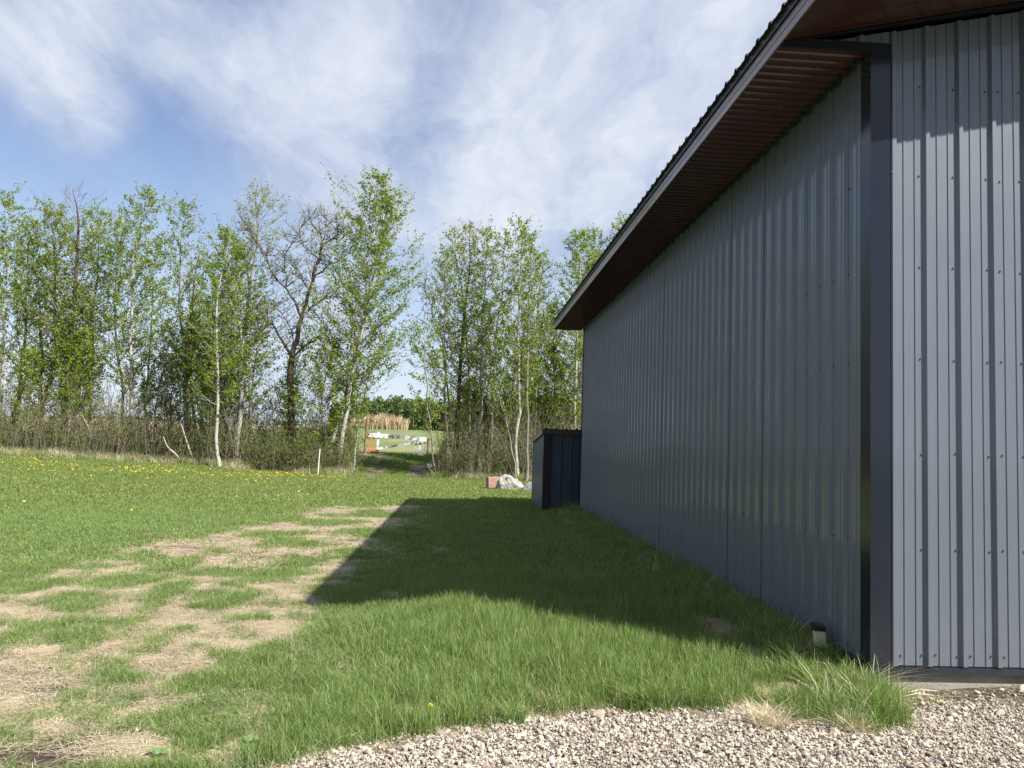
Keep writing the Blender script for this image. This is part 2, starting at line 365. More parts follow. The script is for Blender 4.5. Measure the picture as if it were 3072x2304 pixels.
fieldg = t.mix(t.noise(pos, 1.7, 5, .65).outputs['Fac'], (.070, .120, .034), (.16, .19, .075))
tan = t.mix(t.noise(pos, .9, 5, .7).outputs['Fac'], (.24, .18, .12), (.42, .34, .23))
leaflit = t.mix(t.noise(pos, 9, 6, .8).outputs['Fac'], (.05, .036, .022), (.24, .18, .11))
c = t.mix(A('field'), green, fieldg)
c = t.mix(A('tan'), c, tan)
c = t.mix(A('litter'), c, leaflit)
c = t.mix(A('dead'), c, deadc)
c = t.mix(A('soil'), c, soilc)
c = t.mix(A('gravel'), c, gravc)
bmp = t('ShaderNodeBump', {'Strength': 1.0, 'Distance': .012, 'Height': t.noise(pos, 60, 5, .7).outputs['Fac']})
finish(mg, t, principled(t, **{'Base_Color': c, 'Roughness': .95, 'Specular IOR Level': .15, 'Normal': bmp.outputs[0]}))

# ------------------------------------------------------------------ ground
xs = np.concatenate([[-1500, -900, -500, -300, -200, -140, -100, -75, -58, -46, -38, -32], np.arange(-28, -7, .45), np.arange(-7, -5, .15), np.arange(-5, 3.9, .045), np.arange(3.9, 7, .3), np.arange(7, 26, 1.0), [28, 34, 42, 55, 75, 100, 150, 220, 340, 600, 1500]])
ys = np.concatenate([[-400, -150, -60, -25, -10, -4, 0, 1.5, 2.5], np.arange(3.0, 10, .045), np.arange(10, 20, .11), np.arange(20, 46, .3), np.arange(46, 140, 2.5), [150, 170, 200, 260, 360, 520, 900, 1700]])
X, Y = np.meshgrid(xs, ys, indexing='ij'); Z = height(X, Y)
dead, soil, grav = masks(X, Y)
Z = Z - .02*soil*(Y < 12)
nx, ny = len(xs), len(ys)
I = (np.arange(nx-1)[:, None]*ny + np.arange(ny-1)[None, :]).ravel()
g = MB(); g.add(np.stack([X, Y, Z], -1).reshape(-1, 3), np.stack([I, I+ny, I+ny+1, I+1], -1))
gnd = g.obj('ground', mg, smooth=True); tag(gnd, kind='structure')
fieldm = smooth(43, 46, Y)
tanm = np.clip(smooth(52, 60, Y)*smooth(-17, -22, X+ (fbm(X*.1, Y*.1, 2)-.5)*6) + .9*smooth(101, 105, Y)*(1-smooth(109, 113, Y))*smooth(-4, 0, X) + .35*smooth(.55, .7, fbm(X*.25, Y*.5, 8, 3))*smooth(45, 48, Y), 0, 1)
edge = 34.6 + 1.2*(fbm(X*.35, Y*0, 2)-.5)*2
inpath = smooth(-5.0, -4.3, X)*(1-smooth(-1.6, -1.0, X))
litter = smooth(edge-.6, edge+1.2, Y)*(1-smooth(44, 47, Y))*(1-inpath)*.95
for nme, arr in (('dead', dead), ('soil', soil), ('gravel', grav), ('field', fieldm), ('tan', tanm), ('litter', litter)):
    a = gnd.data.attributes.new(nme, 'FLOAT', 'POINT'); a.data.foreach_set('value', np.clip(arr, 0, 1).ravel().astype(np.float32))

# ------------------------------------------------------------------ the metal-clad building
PITCHX = .2286
def rib_profile(n, start=0.0, end_extra=0.0, deep=.024):
    """offsets (u, h) of the ribbed sheet over n rib spacings"""
    P = []
    for k in range(n):
        u = start + k*PITCHX
        P += [(u-.030, 0), (u-.013, deep), (u+.013, deep), (u+.030, 0)]
        for q in (PITCHX/3, 2*PITCHX/3): P += [(u+q-.0105, 0), (u+q-.0055, .0055), (u+q+.0055, .0055), (u+q+.0105, 0)]
    return P
def sheet(profile, place, zlo, zhi, thick=.0012):
    """profile -> thin solid sheet; place(u,h) -> (x,y); zlo/zhi functions of u"""
    m = MB(); n = len(profile); V = []
    for u, h in profile:
        x, y = place(u, h); V += [(x, y, zlo(u)), (x, y, zhi(u))]
    m.add(V, [(2*i, 2*i+2, 2*i+3, 2*i+1) for i in range(n-1)])
    return m
barn = empty('metal_building', (WALLX, FRONTY, 0), 'large grey ribbed metal building with brown soffit and dark corner trim', 'building')
# front (gable) wall, facing the camera
SL = .232
rake = lambda x: TOPZ + SL*(x-1.985) - .055
APEX = WALLX + 4.57; RX1 = WALLX + 9.14
def roofz(x): return TOPZ + SL*(min(x, 2*APEX-x)-1.985)
RIB0 = WALLX + .137
for k in range(10):
    u0 = RIB0 + k*4*PITCHX
    prof = [(u, h) for (u, h) in rib_profile(4, u0) ]
    prof = [(u, h) for u, h in prof if u < RX1-.05] + [(min(u0+4*PITCHX-.031, RX1-.05), 0)]
    if len(prof) < 3: continue
    if k == 0: prof = [(WALLX+.05, 0)] + prof
    o = sheet(prof, lambda u, h: (u, FRONTY-h-.001*(k % 2)), lambda u: BASEZ+.002, lambda u: roofz(u)-.055).obj('siding_panel', M['siding'], barn)
# infill sheet above the eave soffit
prof = [(u, h) for (u, h) in rib_profile(4, RIB0-4*PITCHX) if 2.10 < u < RIB0-.032] + [(RIB0-.0305, 0)]
sheet(prof, lambda u, h: (u, FRONTY-h-.012), lambda u: TOPZ+.03, lambda u: roofz(u)-.05).obj('gable_infill', M['siding'], barn)
# side wall, facing the lawn: sheets share one mesh
side0 = 5.222
prof = rib_profile(4, .0); prof.append((4*PITCHX-.0305, 0))
sm = sheet(prof, lambda u, h: (-h, u), lambda u: 0.0, lambda u: TOPZ-BASEZ-.004).mesh('siding_panel', M['siding'])
for k in range(14):
    dx = random.uniform(-.0006, .0006)
    o = link('siding_panel', sm, barn, loc=(WALLX+dx, side0+.034+k*4*PITCHX, BASEZ+.003), rot=(0, 0, random.uniform(-.0004, .0004)))
# seams between sheets
for k in (2, 3, 6):
    m = MB(); y = side0 + k*4*PITCHX; m.box((WALLX-.003, y+.034-.0335, BASEZ+.004), (WALLX-.0006, y+.034-.0312, TOPZ-.01)); m.obj('seam', M['trim'], barn)
# backing walls, rear wall, right wall (plain solid core just behind the sheets)
m = MB(); m.box((WALLX+.02, FRONTY+.02, -.3), (RX1-.02, FARY-.02, TOPZ-.03)); m.obj('wall_core', M['concrete'], barn)
m = MB(); m.prism([(WALLX+.03, FRONTY+.02, TOPZ-.02), (RX1-.03, FRONTY+.02, TOPZ-.02), (RX1-.03, FRONTY+.02, roofz(RX1-.03)-.06), (APEX, FRONTY+.02, roofz(APEX)-.06), (WALLX+.03, FRONTY+.02, roofz(WALLX)-.06)], (0, FARY-FRONTY-.04, 0)); m.obj('gable_core', M['trim'], barn)
prof = []
for k in range(10): prof += rib_profile(4, WALLX+.06+k*4*PITCHX)
prof = [p for p in prof if p[0] < RX1-.03]
sheet(prof, lambda u, h: (u, FARY+h), lambda u: BASEZ, lambda u: roofz(u)-.05).obj('rear_wall', M['siding'], barn)
prof = []
for k in range(15): prof += rib_profile(4, .06+k*4*PITCHX)
prof = [p for p in prof if p[0] < FARY-FRONTY-.03]
sheet(prof, lambda u, h: (RX1+h, FRONTY+u), lambda u: BASEZ, lambda u: TOPZ).obj('right_wall', M['siding'], barn)
# foundation and base flashing
m = MB(); m.box((WALLX+.008, FRONTY+.005, -.5), (RX1-.008, FARY-.005, BASEZ-.041)); m.obj('foundation', M['concrete'], barn)
m = MB(); m.prism([(WALLX-.030, FRONTY+.004, BASEZ-.0055), (WALLX-.030, FRONTY-.034, BASEZ-.006), (WALLX-.030, FRONTY-.036, BASEZ-.042), (WALLX-.030, FRONTY+.004, BASEZ-.046)], (RX1-WALLX+.03, 0, 0)); m.obj('base_flashing', M['trim'], barn)
m = MB(); m.prism([(WALLX+.004, FRONTY+.006, BASEZ-.0045), (WALLX-.028, FRONTY+.006, BASEZ-.007), (WALLX-.029, FRONTY+.006, BASEZ-.036), (WALLX+.004, FRONTY+.006, BASEZ-.04)], (0, FARY-FRONTY-.1, 0)); m.obj('base_flashing', M['trim'], barn)
# corner trims
def corner(x, y, sx, sy, z0, z1, a=.128, b=.105, pr=.027):
    # L-section with two small hems; sx, sy give the outward directions
    P = [(x-sx*a, y+sy*.002), (x-sx*a, y+sy*(pr-.008)), (x-sx*(a-.016), y+sy*pr), (x-sx*(a-.018), y+sy*(pr-.004)), (x-sx*(a-.032), y+sy*(pr-.004)), (x-sx*(a-.034), y+sy*pr), (x+sx*pr, y+sy*pr), (x+sx*pr, y-sy*b), (x+sx*.002, y-sy*b), (x+sx*.002, y-sy*.0), (x, y+sy*.002)]
    m = MB(); m.prism([(px, py, z0) for px, py in P], (0, 0, z1-z0)); return m
corner(WALLX, FRONTY, -1, -1, BASEZ-.004, TOPZ+.035).obj('corner_trim', M['trim'], barn)
corner(WALLX, FARY, -1, 1, BASEZ-.004, TOPZ-.006).obj('corner_trim', M['trim'], barn)
corner(RX1, FRONTY, 1, -1, BASEZ-.004, TOPZ-.006).obj('corner_trim', M['trim'], barn)
corner(RX1, FARY, 1, 1, BASEZ-.004, TOPZ-.006).obj('corner_trim', M['trim'], barn)
# horizontal trim across the boxed eave, rake trim under the gable soffit
OVX, OV, OVF = .647, .655, .40
EX = WALLX-OVX
m = MB(); m.box((EX+.02, FRONTY-.030, TOPZ-.028), (WALLX-.030, FRONTY-.008, TOPZ+.034)); m.obj('eave_closure_trim', M['trim'], barn)
m = MB(); m.prism([(EX+.02, FRONTY-.034, TOPZ-.01), (APEX, FRONTY-.034, roofz(APEX)-.085), (APEX, FRONTY-.034, roofz(APEX)-.012), (EX+.02, FRONTY-.034, TOPZ+.003)], (0, .03, 0)); m.obj('rake_trim', M['trim'], barn)
m = MB(); m.prism([(APEX+.002, FRONTY-.034, roofz(APEX)-.085), (RX1+.5, FRONTY-.034, roofz(RX1+.5)-.085), (RX1+.5, FRONTY-.034, roofz(RX1+.5)-.012), (APEX+.002, FRONTY-.034, roofz(APEX)-.012)], (0, .03, 0)); m.obj('rake_trim', M['trim'], barn)
# soffit under the eave: boards run out from the wall
Y0S, Y1S = FRONTY-.008, FARY+OVF-.02
m = MB(); L = OVX-.02
m.prism([(0, 0, 0), (0, .083, 0), (0, .093, -.013), (0, .101, -.013), (0, .104, 0), (0, .107, .002), (0, .107, .006), (0, 0, .006)], (L, 0, 0))
sb = m.mesh('soffit_board', M['soffit'])
y = FRONTY+.0; k = 0
while y < Y1S:
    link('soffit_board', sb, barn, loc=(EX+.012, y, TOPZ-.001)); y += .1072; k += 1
m = MB(); m.box((WALLX-.045, FRONTY+.09, TOPZ-.034), (WALLX-.022, FARY+.0, TOPZ-.004)); m.obj('soffit_channel', M['trim'], barn)
# gable soffit sloping with the roof (front and rear overhang), boards run up the slope in sheets
def slope_sheet(x0, x1, y0, y1, dz, th, mtl, name):
    m = MB(); m.prism([(x0, y0, roofz(x0)+dz), (x1, y0, roofz(x1)+dz), (x1, y0, roofz(x1)+dz+th), (x0, y0, roofz(x0)+dz+th)], (0, y1-y0, 0)); return m.obj(name, mtl, barn)
nb = 5
for i in range(nb):
    a = FRONTY-OV+.02 + i*(OV-.06)/nb
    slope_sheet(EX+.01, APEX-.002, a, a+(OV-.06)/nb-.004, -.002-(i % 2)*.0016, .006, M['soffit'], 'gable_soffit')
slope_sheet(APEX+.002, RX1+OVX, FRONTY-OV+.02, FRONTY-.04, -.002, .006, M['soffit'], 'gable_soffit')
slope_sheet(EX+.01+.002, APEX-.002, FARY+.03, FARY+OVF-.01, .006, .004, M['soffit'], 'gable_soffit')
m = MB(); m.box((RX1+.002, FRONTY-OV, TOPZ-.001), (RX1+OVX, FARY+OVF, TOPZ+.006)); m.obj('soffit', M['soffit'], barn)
# fascias
m = MB(); m.prism([(EX, 0, TOPZ-.018), (EX, 0, TOPZ+.032), (EX+.004, 0, TOPZ+.035), (EX+.004, 0, TOPZ+.040), (EX, 0, TOPZ+.043), (EX, 0, TOPZ+.098), (EX+.012, 0, TOPZ+.098), (EX+.012, 0, TOPZ-.018)], (0, FARY+OVF-FRONTY+OV, 0))
fo = m.obj('fascia', M['brown'], barn, loc=(0, FRONTY-OV, 0))
m = MB(); m.box((RX1+OVX-.012, FRONTY-OV, TOPZ-.018), (RX1+OVX, FARY+OVF, TOPZ+.098)); m.obj('fascia', M['brown'], barn)
for yy in (FRONTY-OV-.012, FARY+OVF):
    m = MB(); m.prism([(EX, yy, TOPZ-.018), (APEX, yy, roofz(APEX)-.018), (APEX, yy, roofz(APEX)+.13), (EX, yy, TOPZ+.11)], (0, .012, 0)); m.obj('rake_fascia', M['brown'], barn)
    m = MB(); m.prism([(APEX+.001, yy, roofz(APEX)-.018), (RX1+OVX, yy, TOPZ-.018), (RX1+OVX, yy, TOPZ+.11), (APEX+.001, yy, roofz(APEX)+.13)], (0, .012, 0)); m.obj('rake_fascia', M['brown'], barn)
# drip edge (dark) and ribbed roof sheets, running up the slope
m = MB(); m.prism([(EX-.012, 0, TOPZ+.100), (EX-.018, 0, TOPZ+.150), (EX+.25, 0, TOPZ+.150+.25*SL), (EX+.25, 0, TOPZ+.130+.25*SL), (EX+.0, 0, TOPZ+.112)], (0, FARY+OVF-FRONTY+OV+.03, 0)); m.obj('drip_edge', M['roof'], barn, loc=(0, FRONTY-OV-.015, 0))
rm = {}
for side in (0, 1):
    m = MB(); prof = rib_profile(4, .0, deep=.026); prof.append((4*PITCHX-.0305, 0))
    x0, x1 = (EX-.045, APEX) if side == 0 else (RX1+OVX+.045, APEX)
    zA, zB = TOPZ+.152-.045*SL, roofz(APEX)+.158
    V = []
    for u, h in prof: V += [(x0, u, zA+h), (x1, u, zB+h)]
    n = len(prof); V2 = [(a, b, c-.004) for a, b, c in V]
    fs = [(2*i, 2*i+2, 2*i+3, 2*i+1) for i in range(n-1)]
    m.add(V, fs if side else [f[::-1] for f in fs]); m.add(V2, [f[::-1] for f in fs] if side else fs)
    m.add([V[2*i] for i in range(n)] + [V2[2*i] for i in range(n)], [(i, i+1, n+i+1, n+i) for i in range(n-1)])
    rm = m.mesh('roof_sheet', M['roof'])
    for k in range(16):
        if FRONTY-OV-.02+k*4*PITCHX > FARY+OVF-.3: break
        link('roof_sheet', rm, barn, loc=(0, FRONTY-OV+.01+k*4*PITCHX, .0006*(k % 2)))
m = MB(); m.prism([(APEX-.16, FRONTY-OV-.02, roofz(APEX)+.155), (APEX, FRONTY-OV-.02, roofz(APEX)+.21), (APEX+.16, FRONTY-OV-.02, roofz(APEX)+.155)], (0, FARY+OVF-FRONTY+OV+.04, 0)); m.obj('ridge_cap', M['roof'], barn)
# screws: real hex heads with washers
def screw(m, c, nrm, r=.0062):
    c = np.array(c, float); nrm = np.array(nrm, float)
    m.tube([c, c+nrm*.002], [r*1.35, r*1.25], 6); m.tube([c+nrm*.002, c+nrm*.0075], [r*.8, r*.72], 6)
    m.tube([c+nrm*.0075, c+nrm*.0078], [r*.72, .0001], 6)
fs = MB()
rows = [.215, .88, 1.49, 2.10, 2.71, 3.32, 3.93, 4.5, 5.1]
for k in range(40):
    xr = RIB0 + k*PITCHX
    if xr > RX1-.1: break
    for r, z in enumerate(rows):
        if z > roofz(xr)-.12: continue
        screw(fs, (xr-.045+random.uniform(-.004, .004), FRONTY-.0015, z+random.uniform(-.008, .008)), (0, -1, 0))
        if r == 0 or k % 4 == 3: screw(fs, (xr+.045+random.uniform(-.004, .004), FRONTY-.0015, z+random.uniform(-.008, .008)), (0, -1, 0))
for z in rows[:6]: screw(fs, (WALLX+.116, FRONTY-.026, z+.01), (0, -1, 0), .005)
o = fs.obj('screws', M['screw'], barn); tag(o, kind='stuff')
fs = MB()
for k in range(1, 57):
    yr = side0+.034+k*PITCHX
    for r, z in enumerate([.215, .90, 1.49, 2.10, 2.71, 3.32, 3.93]):
        screw(fs, (WALLX-.0022, yr-.045, z+random.uniform(-.006, .006)), (-1, 0, 0))
        if r == 0 or k % 4 == 3: screw(fs, (WALLX-.0022, yr+.045, z), (-1, 0, 0))
o = fs.obj('screws', M['screw'], barn); tag(o, kind='stuff')

# ------------------------------------------------------------------ lean-to shed at the far corner
SX0, SX1, SY0, SY1, SH = 1.86, WALLX+1.4, FARY+.45, 21.3, 1.84
shed = empty('lean_to_shed', (SX0, SY0, 0), 'small dark blue ribbed metal shed with brown roof edge beyond the big building', 'shed')
shz = lambda y: SH - (y-SY0)*.075
for k in range(3):
    prof = rib_profile(4, SX0+.15+k*4*PITCHX); prof = [(SX0+.10 if k == 0 else SX0+.15+k*4*PITCHX-.0305, 0)] + prof[(1 if k else 0):]
    prof = [p for p in prof if p[0] < SX1]
    if len(prof) > 2: sheet(prof, lambda u, h: (u, SY0-h), lambda u: .06, lambda u: SH-.02).obj('siding_panel', M['shedwall'], shed)
for k in range(4):
    prof = rib_profile(4, SY0+.14+k*4*PITCHX)
    prof = [p for p in prof if p[0] < SY1-.02]
    if k == 0: prof = [(SY0+.05, 0)] + prof
    if len(prof) > 2: sheet(prof, lambda u, h: (SX0-h, u), lambda u: .05, lambda u: shz(u)-.02).obj('siding_panel', M['siding'], shed)
m = MB(); m.box((SX0+.01, SY0+.01, -.1), (SX1, SY1-.01, SH-.27)); m.obj('wall_core', M['shedtrim'], shed)
P = [(SX0-.024, SY0-.024), (SX0+.15, SY0-.024), (SX0+.15, SY0+.0), (SX0, SY0+.0), (SX0, SY0+.12), (SX0-.024, SY0+.12)]
m = MB(); m.prism([(a, b, .05) for a, b in P], (0, 0, SH-.08)); m.obj('corner_trim', M['shedtrim'], shed)
m = MB(); m.box((SX0-.024, SY1-.08, .05), (SX0+.01, SY1+.01, shz(SY1)-.03)); m.obj('corner_trim', M['shedtrim'], shed)
m = MB(); m.prism([(SX0-.06, SY0-.07, SH+.02), (SX0-.06, SY0-.07, SH-.06), (SX0-.06, SY1+.05, shz(SY1)-.06), (SX0-.06, SY1+.05, shz(SY1)+.02)], (SX1-SX0+.06, 0, 0)); m.obj('roof_deck', M['brown'], shed)
m = MB(); m.box((SX0-.07, SY0-.085, SH-.09), (SX1, SY0-.071, SH+.028)); m.obj('front_fascia', simple('shed_fascia_brown', (.055, .024, .020), .5, .15, 6), shed)
m = MB(); m.prism([(SX0-.072, SY0-.07, SH-.09), (SX0-.072, SY0-.07, SH+.028), (SX0-.072, SY1+.06, shz(SY1)+.028), (SX0-.072, SY1+.06, shz(SY1)-.09)], (.011, 0, 0)); m.obj('side_fascia', M['brown'], shed)
m = MB(); V = []
prof = [(SX0-.08, 0)] + [p for k in range(3) for p in rib_profile(4, SX0+.02+k*4*PITCHX, deep=.026)]
prof = [p for p in prof if p[0] < SX1]
for u, h in prof: V += [(u, SY0-.10, SH+.032+h), (u, SY1+.08, shz(SY1)+.032+h)]
m.add(V, [(2*i, 2*i+2, 2*i+3, 2*i+1) for i in range(len(prof)-1)])
m.obj('roof_sheet', M['brown'], shed)

# ------------------------------------------------------------------ solar lamp by the wall
lx, ly = 2.50, 5.62; lz = float(height(lx, ly))+.012
lamp = empty('solar_lamp', (lx, ly, lz), 'small solar lamp with dark cap and cream lens in the grass at the wall', 'garden lamp')
m = MB(); m.prism([(lx-.043, ly-.045, lz+.166), (lx+.040, ly-.045, lz+.160), (lx+.043, ly+.02, lz+.172), (lx-.040, ly+.02, lz+.178)], (0, 0, .034)); m.obj('cap', M['black'], lamp)
m = MB(); m.prism([(lx-.034, ly-.040, lz+.162), (lx+.036, ly-.040, lz+.158), (lx+.048, ly-.045, lz+.05), (lx-.030, ly-.045, lz+.066)], (0, .04, 0)); m.obj('lens', M['lens'], lamp)
m = MB(); m.box((lx-.03, ly-.003, lz+.05), (lx+.034, ly+.03, lz+.185)); m.obj('housing', M['black'], lamp)
m = MB(); m.tube([(lx, ly, lz-.05), (lx, ly, lz+.07)], [.008, .012], 8); m.obj('stake', M['black'], lamp)

# ------------------------------------------------------------------ stones
def rock(name, c, size, mtl, label, cat, seed, flat=.0, sub=4, rz=0.0):
    import bmesh
    bm = bmesh.new(); bmesh.ops.create_icosphere(bm, subdivisions=sub, radius=1)
    r = np.random.default_rng(seed); planes = [(lambda v: v/np.linalg.norm(v))(r.normal(size=3)) for _ in range(12)]; ds = r.uniform(.62, .95, 12)
    for v in bm.verts:
        p = np.array(v.co)
        for n, d in zip(planes, ds):
            e = p@n-d
            if e > 0: p = p - n*e*.92
        p = p*(1 + .06*(vnoise(p[0]*3+9, p[1]*3+p[2]*2, seed)-.5) + .03*(vnoise(p[0]*9, p[1]*9+p[2]*7, seed+1)-.5))
        v.co = p*np.array(size)
    me = bpy.data.meshes.new(name); bm.to_mesh(me); bm.free(); me.materials.append(mtl)
    for p in me.polygons: p.use_smooth = True
    o = link(name, me, None, loc=c, rot=(0, 0, rz)); return tag(o, label, cat)
def stone_mat(name, a, b, cdark):
    m, t = mat(name); co = t('ShaderNodeTexCoord').outputs['Object']
    n = t.noise(co, 5, 6, .65).outputs['Fac']; n2 = t.noise(co, 14, 5, .6).outputs['Fac']
    c = t.mix(t.ramp(n, .3, .7), a, b); c = t.mix(t.math('MULTIPLY', t.ramp(n2, .5, .65), .55), c, cdark)
    bmp = t('ShaderNodeBump', {'Strength': 1.0, 'Distance': .03, 'Height': t.noise(co, 8, 6, .65).outputs['Fac']})
    return finish(m, t, principled(t, **{'Base_Color': c, 'Roughness': .85, 'Normal': bmp.outputs[0]}))
M['boulder'] = stone_mat('boulder_stone', (.22, .215, .20), (.40, .385, .35), (.08, .08, .075))
M['pinkstone'] = stone_mat('pink_stone', (.27, .14, .10), (.36, .23, .18), (.17, .12, .10))
def gp(px, py, Yd): v = at(px, py, Yd); return v
# large pale boulder with a long shoulder sloping right
v = at(1512, 1466, 27.5); gz = float(height(v.x, 27.5))
def boulder():
    import bmesh
    bm = bmesh.new(); bmesh.ops.create_icosphere(bm, subdivisions=5, radius=1)
    for vt in bm.verts:
        p = np.array(vt.co)
        r2 = np.random.default_rng(4)
        for k in range(14):
            n = r2.normal(size=3); n /= np.linalg.norm(n); d = r2.uniform(.70, .96); e = p@n-d
            if e > 0: p = p-n*e*.9
        x, y, z = p*np.array((.60, .40, .55)); x += .14
        top = np.interp(x, [-.5, -.38, -.15, .05, .3, .75], [.34, .50, .56, .46, .27, .02])
        z = min(z, .55) ; z = z*(top/.50) if z > 0 else z
        k_ = .10*(vnoise(x*5+3+z*2, y*5+z*5, 3)-.5) + .07*abs(vnoise(x*9+z*4, y*9-z*7, 6)-.5) + .03*(vnoise(x*22+z*9, z*20+y*9, 8)-.5); z += k_; y -= k_*1.2; x += k_*.4
        vt.co = (x, y, z)
    me = bpy.data.meshes.new('boulder'); bm.to_mesh(me); bm.free(); me.materials.append(M['boulder'])
    for p in me.polygons: p.use_smooth = True
    return me
bo = link('boulder', boulder(), None, loc=(v.x+.12, 27.5, gz+.07)); tag(bo, 'large pale grey boulder with sloping shoulder beside the thicket left of the shed', 'boulder')
v = at(1477, 1466, 27.6); gz = float(height(v.x, 27.6))
m = MB()
import bmesh as _b
bm = _b.new(); _b.ops.create_cube(bm, size=1); _b.ops.bevel(bm, geom=list(bm.edges), offset=.05, segments=1, affect='EDGES')
for vt in bm.verts:
    vt.co.x *= .40*(1+.08*vt.co.z); vt.co.y *= .34; vt.co.z *= .38
    vt.co += Vector(((vnoise(vt.co.x*5+2, vt.co.z*7, 2)-.5)*.05, 0, (vnoise(vt.co.x*6, vt.co.y*6, 5)-.5)*.05))
me = bpy.data.meshes.new('pink_stone'); bm.to_mesh(me); bm.free(); me.materials.append(M['pinkstone'])
tag(link('pink_stone', me, None, loc=(v.x, 27.6, gz+.22), rot=(0, .05, .2)), 'blocky pinkish stone touching the left side of the boulder', 'stone')
v = at(1590, 1470, 27.0); gz = float(height(v.x, 27))
rock('pale_stone', (v.x+.02, 27.0, gz+.05), (.26, .28, .25), M['boulder'], 'rounded pale stone half hidden behind the shed corner', 'stone', 21)
v = at(1290, 1385, 38.5); gz = float(height(v.x, 38.5))
rock('white_stone', (v.x, 38.5, gz+.12), (.22, .2, .2), M['boulder'], 'small whitish stone at the foot of the bushes right of the gate', 'stone', 33)
v = at(2415, 2172, 4.4)
rock('reddish_stone', (v.x, 4.44, .01), (.035, .025, .02), M['pinkstone'], 'reddish stone in the gravel beside the dead grass clump', 'stone', 5, sub=3)

# ------------------------------------------------------------------ white gate at the end of the track
M['whitewood'] = simple('weathered_white_paint', (.62, .63, .62), .75, .14, 9, dirt=(.33, .32, .29), bump=.002)
M['orange'] = simple('orange_paint', (.46, .15, .06), .6, .15, 9, dirt=(.42, .14, .07))
M['post'] = simple('brown_post_wood', (.21, .145, .085), .9, .25, 6, bump=.006, bscale=30)
GY = 44.0
gate = empty('farm_gate', (-4.9, GY, float(height(-4.9, GY))), 'weathered white wooden gate with orange end slats across the track', 'gate')
def plank(name, a, b, wd, th, mtl, parent=None, dy=0.0):
    a = Vector(a); b = Vector(b); d = (b-a).normalized(); n = Vector((0, 1, 0)); s = d.cross(n).normalized()*wd/2; a = a+Vector((0, dy, 0)); b = b+Vector((0, dy, 0))
    m = MB(); m.prism([tuple(a-s), tuple(a+s), tuple(a+s+n*th), tuple(a-s+n*th)], tuple(b-a)); return m.obj(name, mtl, parent)
g4 = lambda x, y: at(1000+x/5.53, 1200+y/5.53, GY)
plank('top_rail', g4(585, 580), g4(1100, 612), .22, .045, M['whitewood'], gate)
plank('top_rail', g4(1104, 612), g4(1540, 652), .21, .045, M['whitewood'], gate)
plank('brace', g4(720, 812), g4(1545, 672), .11, .04, M['whitewood'], gate, -.045)
for i, (xa, ya, xb, yb, c, wd) in enumerate([(597, 530, 590, 835, 'orange', .075), (680, 530, 655, 840, 'orange', .08), (752, 530, 728, 845, 'whitewood', .12), (1378, 600, 1366, 905, 'whitewood', .10), (1440, 640, 1425, 905, 'whitewood', .11), (1522, 620, 1505, 900, 'whitewood', .11)]):
    plank('upright', g4(xa, ya), g4(xb, yb), wd, .04, M[c], gate, .05)
plank('bottom_rail', g4(575, 832), g4(760, 842), .10, .045, M['orange'], gate, .0)
plank('bottom_rail', g4(1320, 897), g4(1535, 910), .10, .045, M['whitewood'], gate, .0)
for x, y in ((645, 858), (715, 864), (1355, 915), (1425, 920)):
    q = g4(x, y); m = MB(); m.box((q.x-.10, GY-.05, q.z-.05), (q.x+.10, GY+.08, q.z+.03)); m.obj('foot', M['black'], gate)
def postf(name, top, bot, r, Yd, label, mtl):
    a = at(*bot, Yd); b = at(*top, Yd); a.z = float(height(a.x, Yd))-.1
    m = MB(); n = 8
    P = [a.lerp(b, i/(n-1)) + Vector((.02*math.sin(i*2.1), 0, 0)) for i in range(n)] + [b+Vector((0, 0, .01))]
    m.tube(P, [r*1.12]+[r*(1-.02*i) for i in range(n-1)]+[.001], 10); return tag(m.obj(name, mtl, smooth=True), label, 'post')
postf('fence_post', (1104, 1243), (1095, 1345), .085, GY+.1, 'brown wooden post at the left end of the white gate', M['post'])
postf('fence_post', (1287, 1312), (1284, 1368), .09, GY+.25, 'short tan wooden post at the right end of the white gate', M['post'])
a = at(960, 1348, 33.2); b = at(951, 1436, 33.2)
m = MB(); m.tube([b+Vector((0, 0, -.15)), b.lerp(a, .3)+Vector((.015, 0, 0)), b.lerp(a, .7), a, a+Vector((.01, 0, .02))], [.026, .025, .023, .019, .001], 8)
tag(m.obj('white_stake', simple('white_stake_paint', (.50, .49, .44), .8, .12, 9, dirt=(.4, .36, .3)), smooth=True), 'thin leaning white stake at the lawn edge under the tall aspens', 'stake')

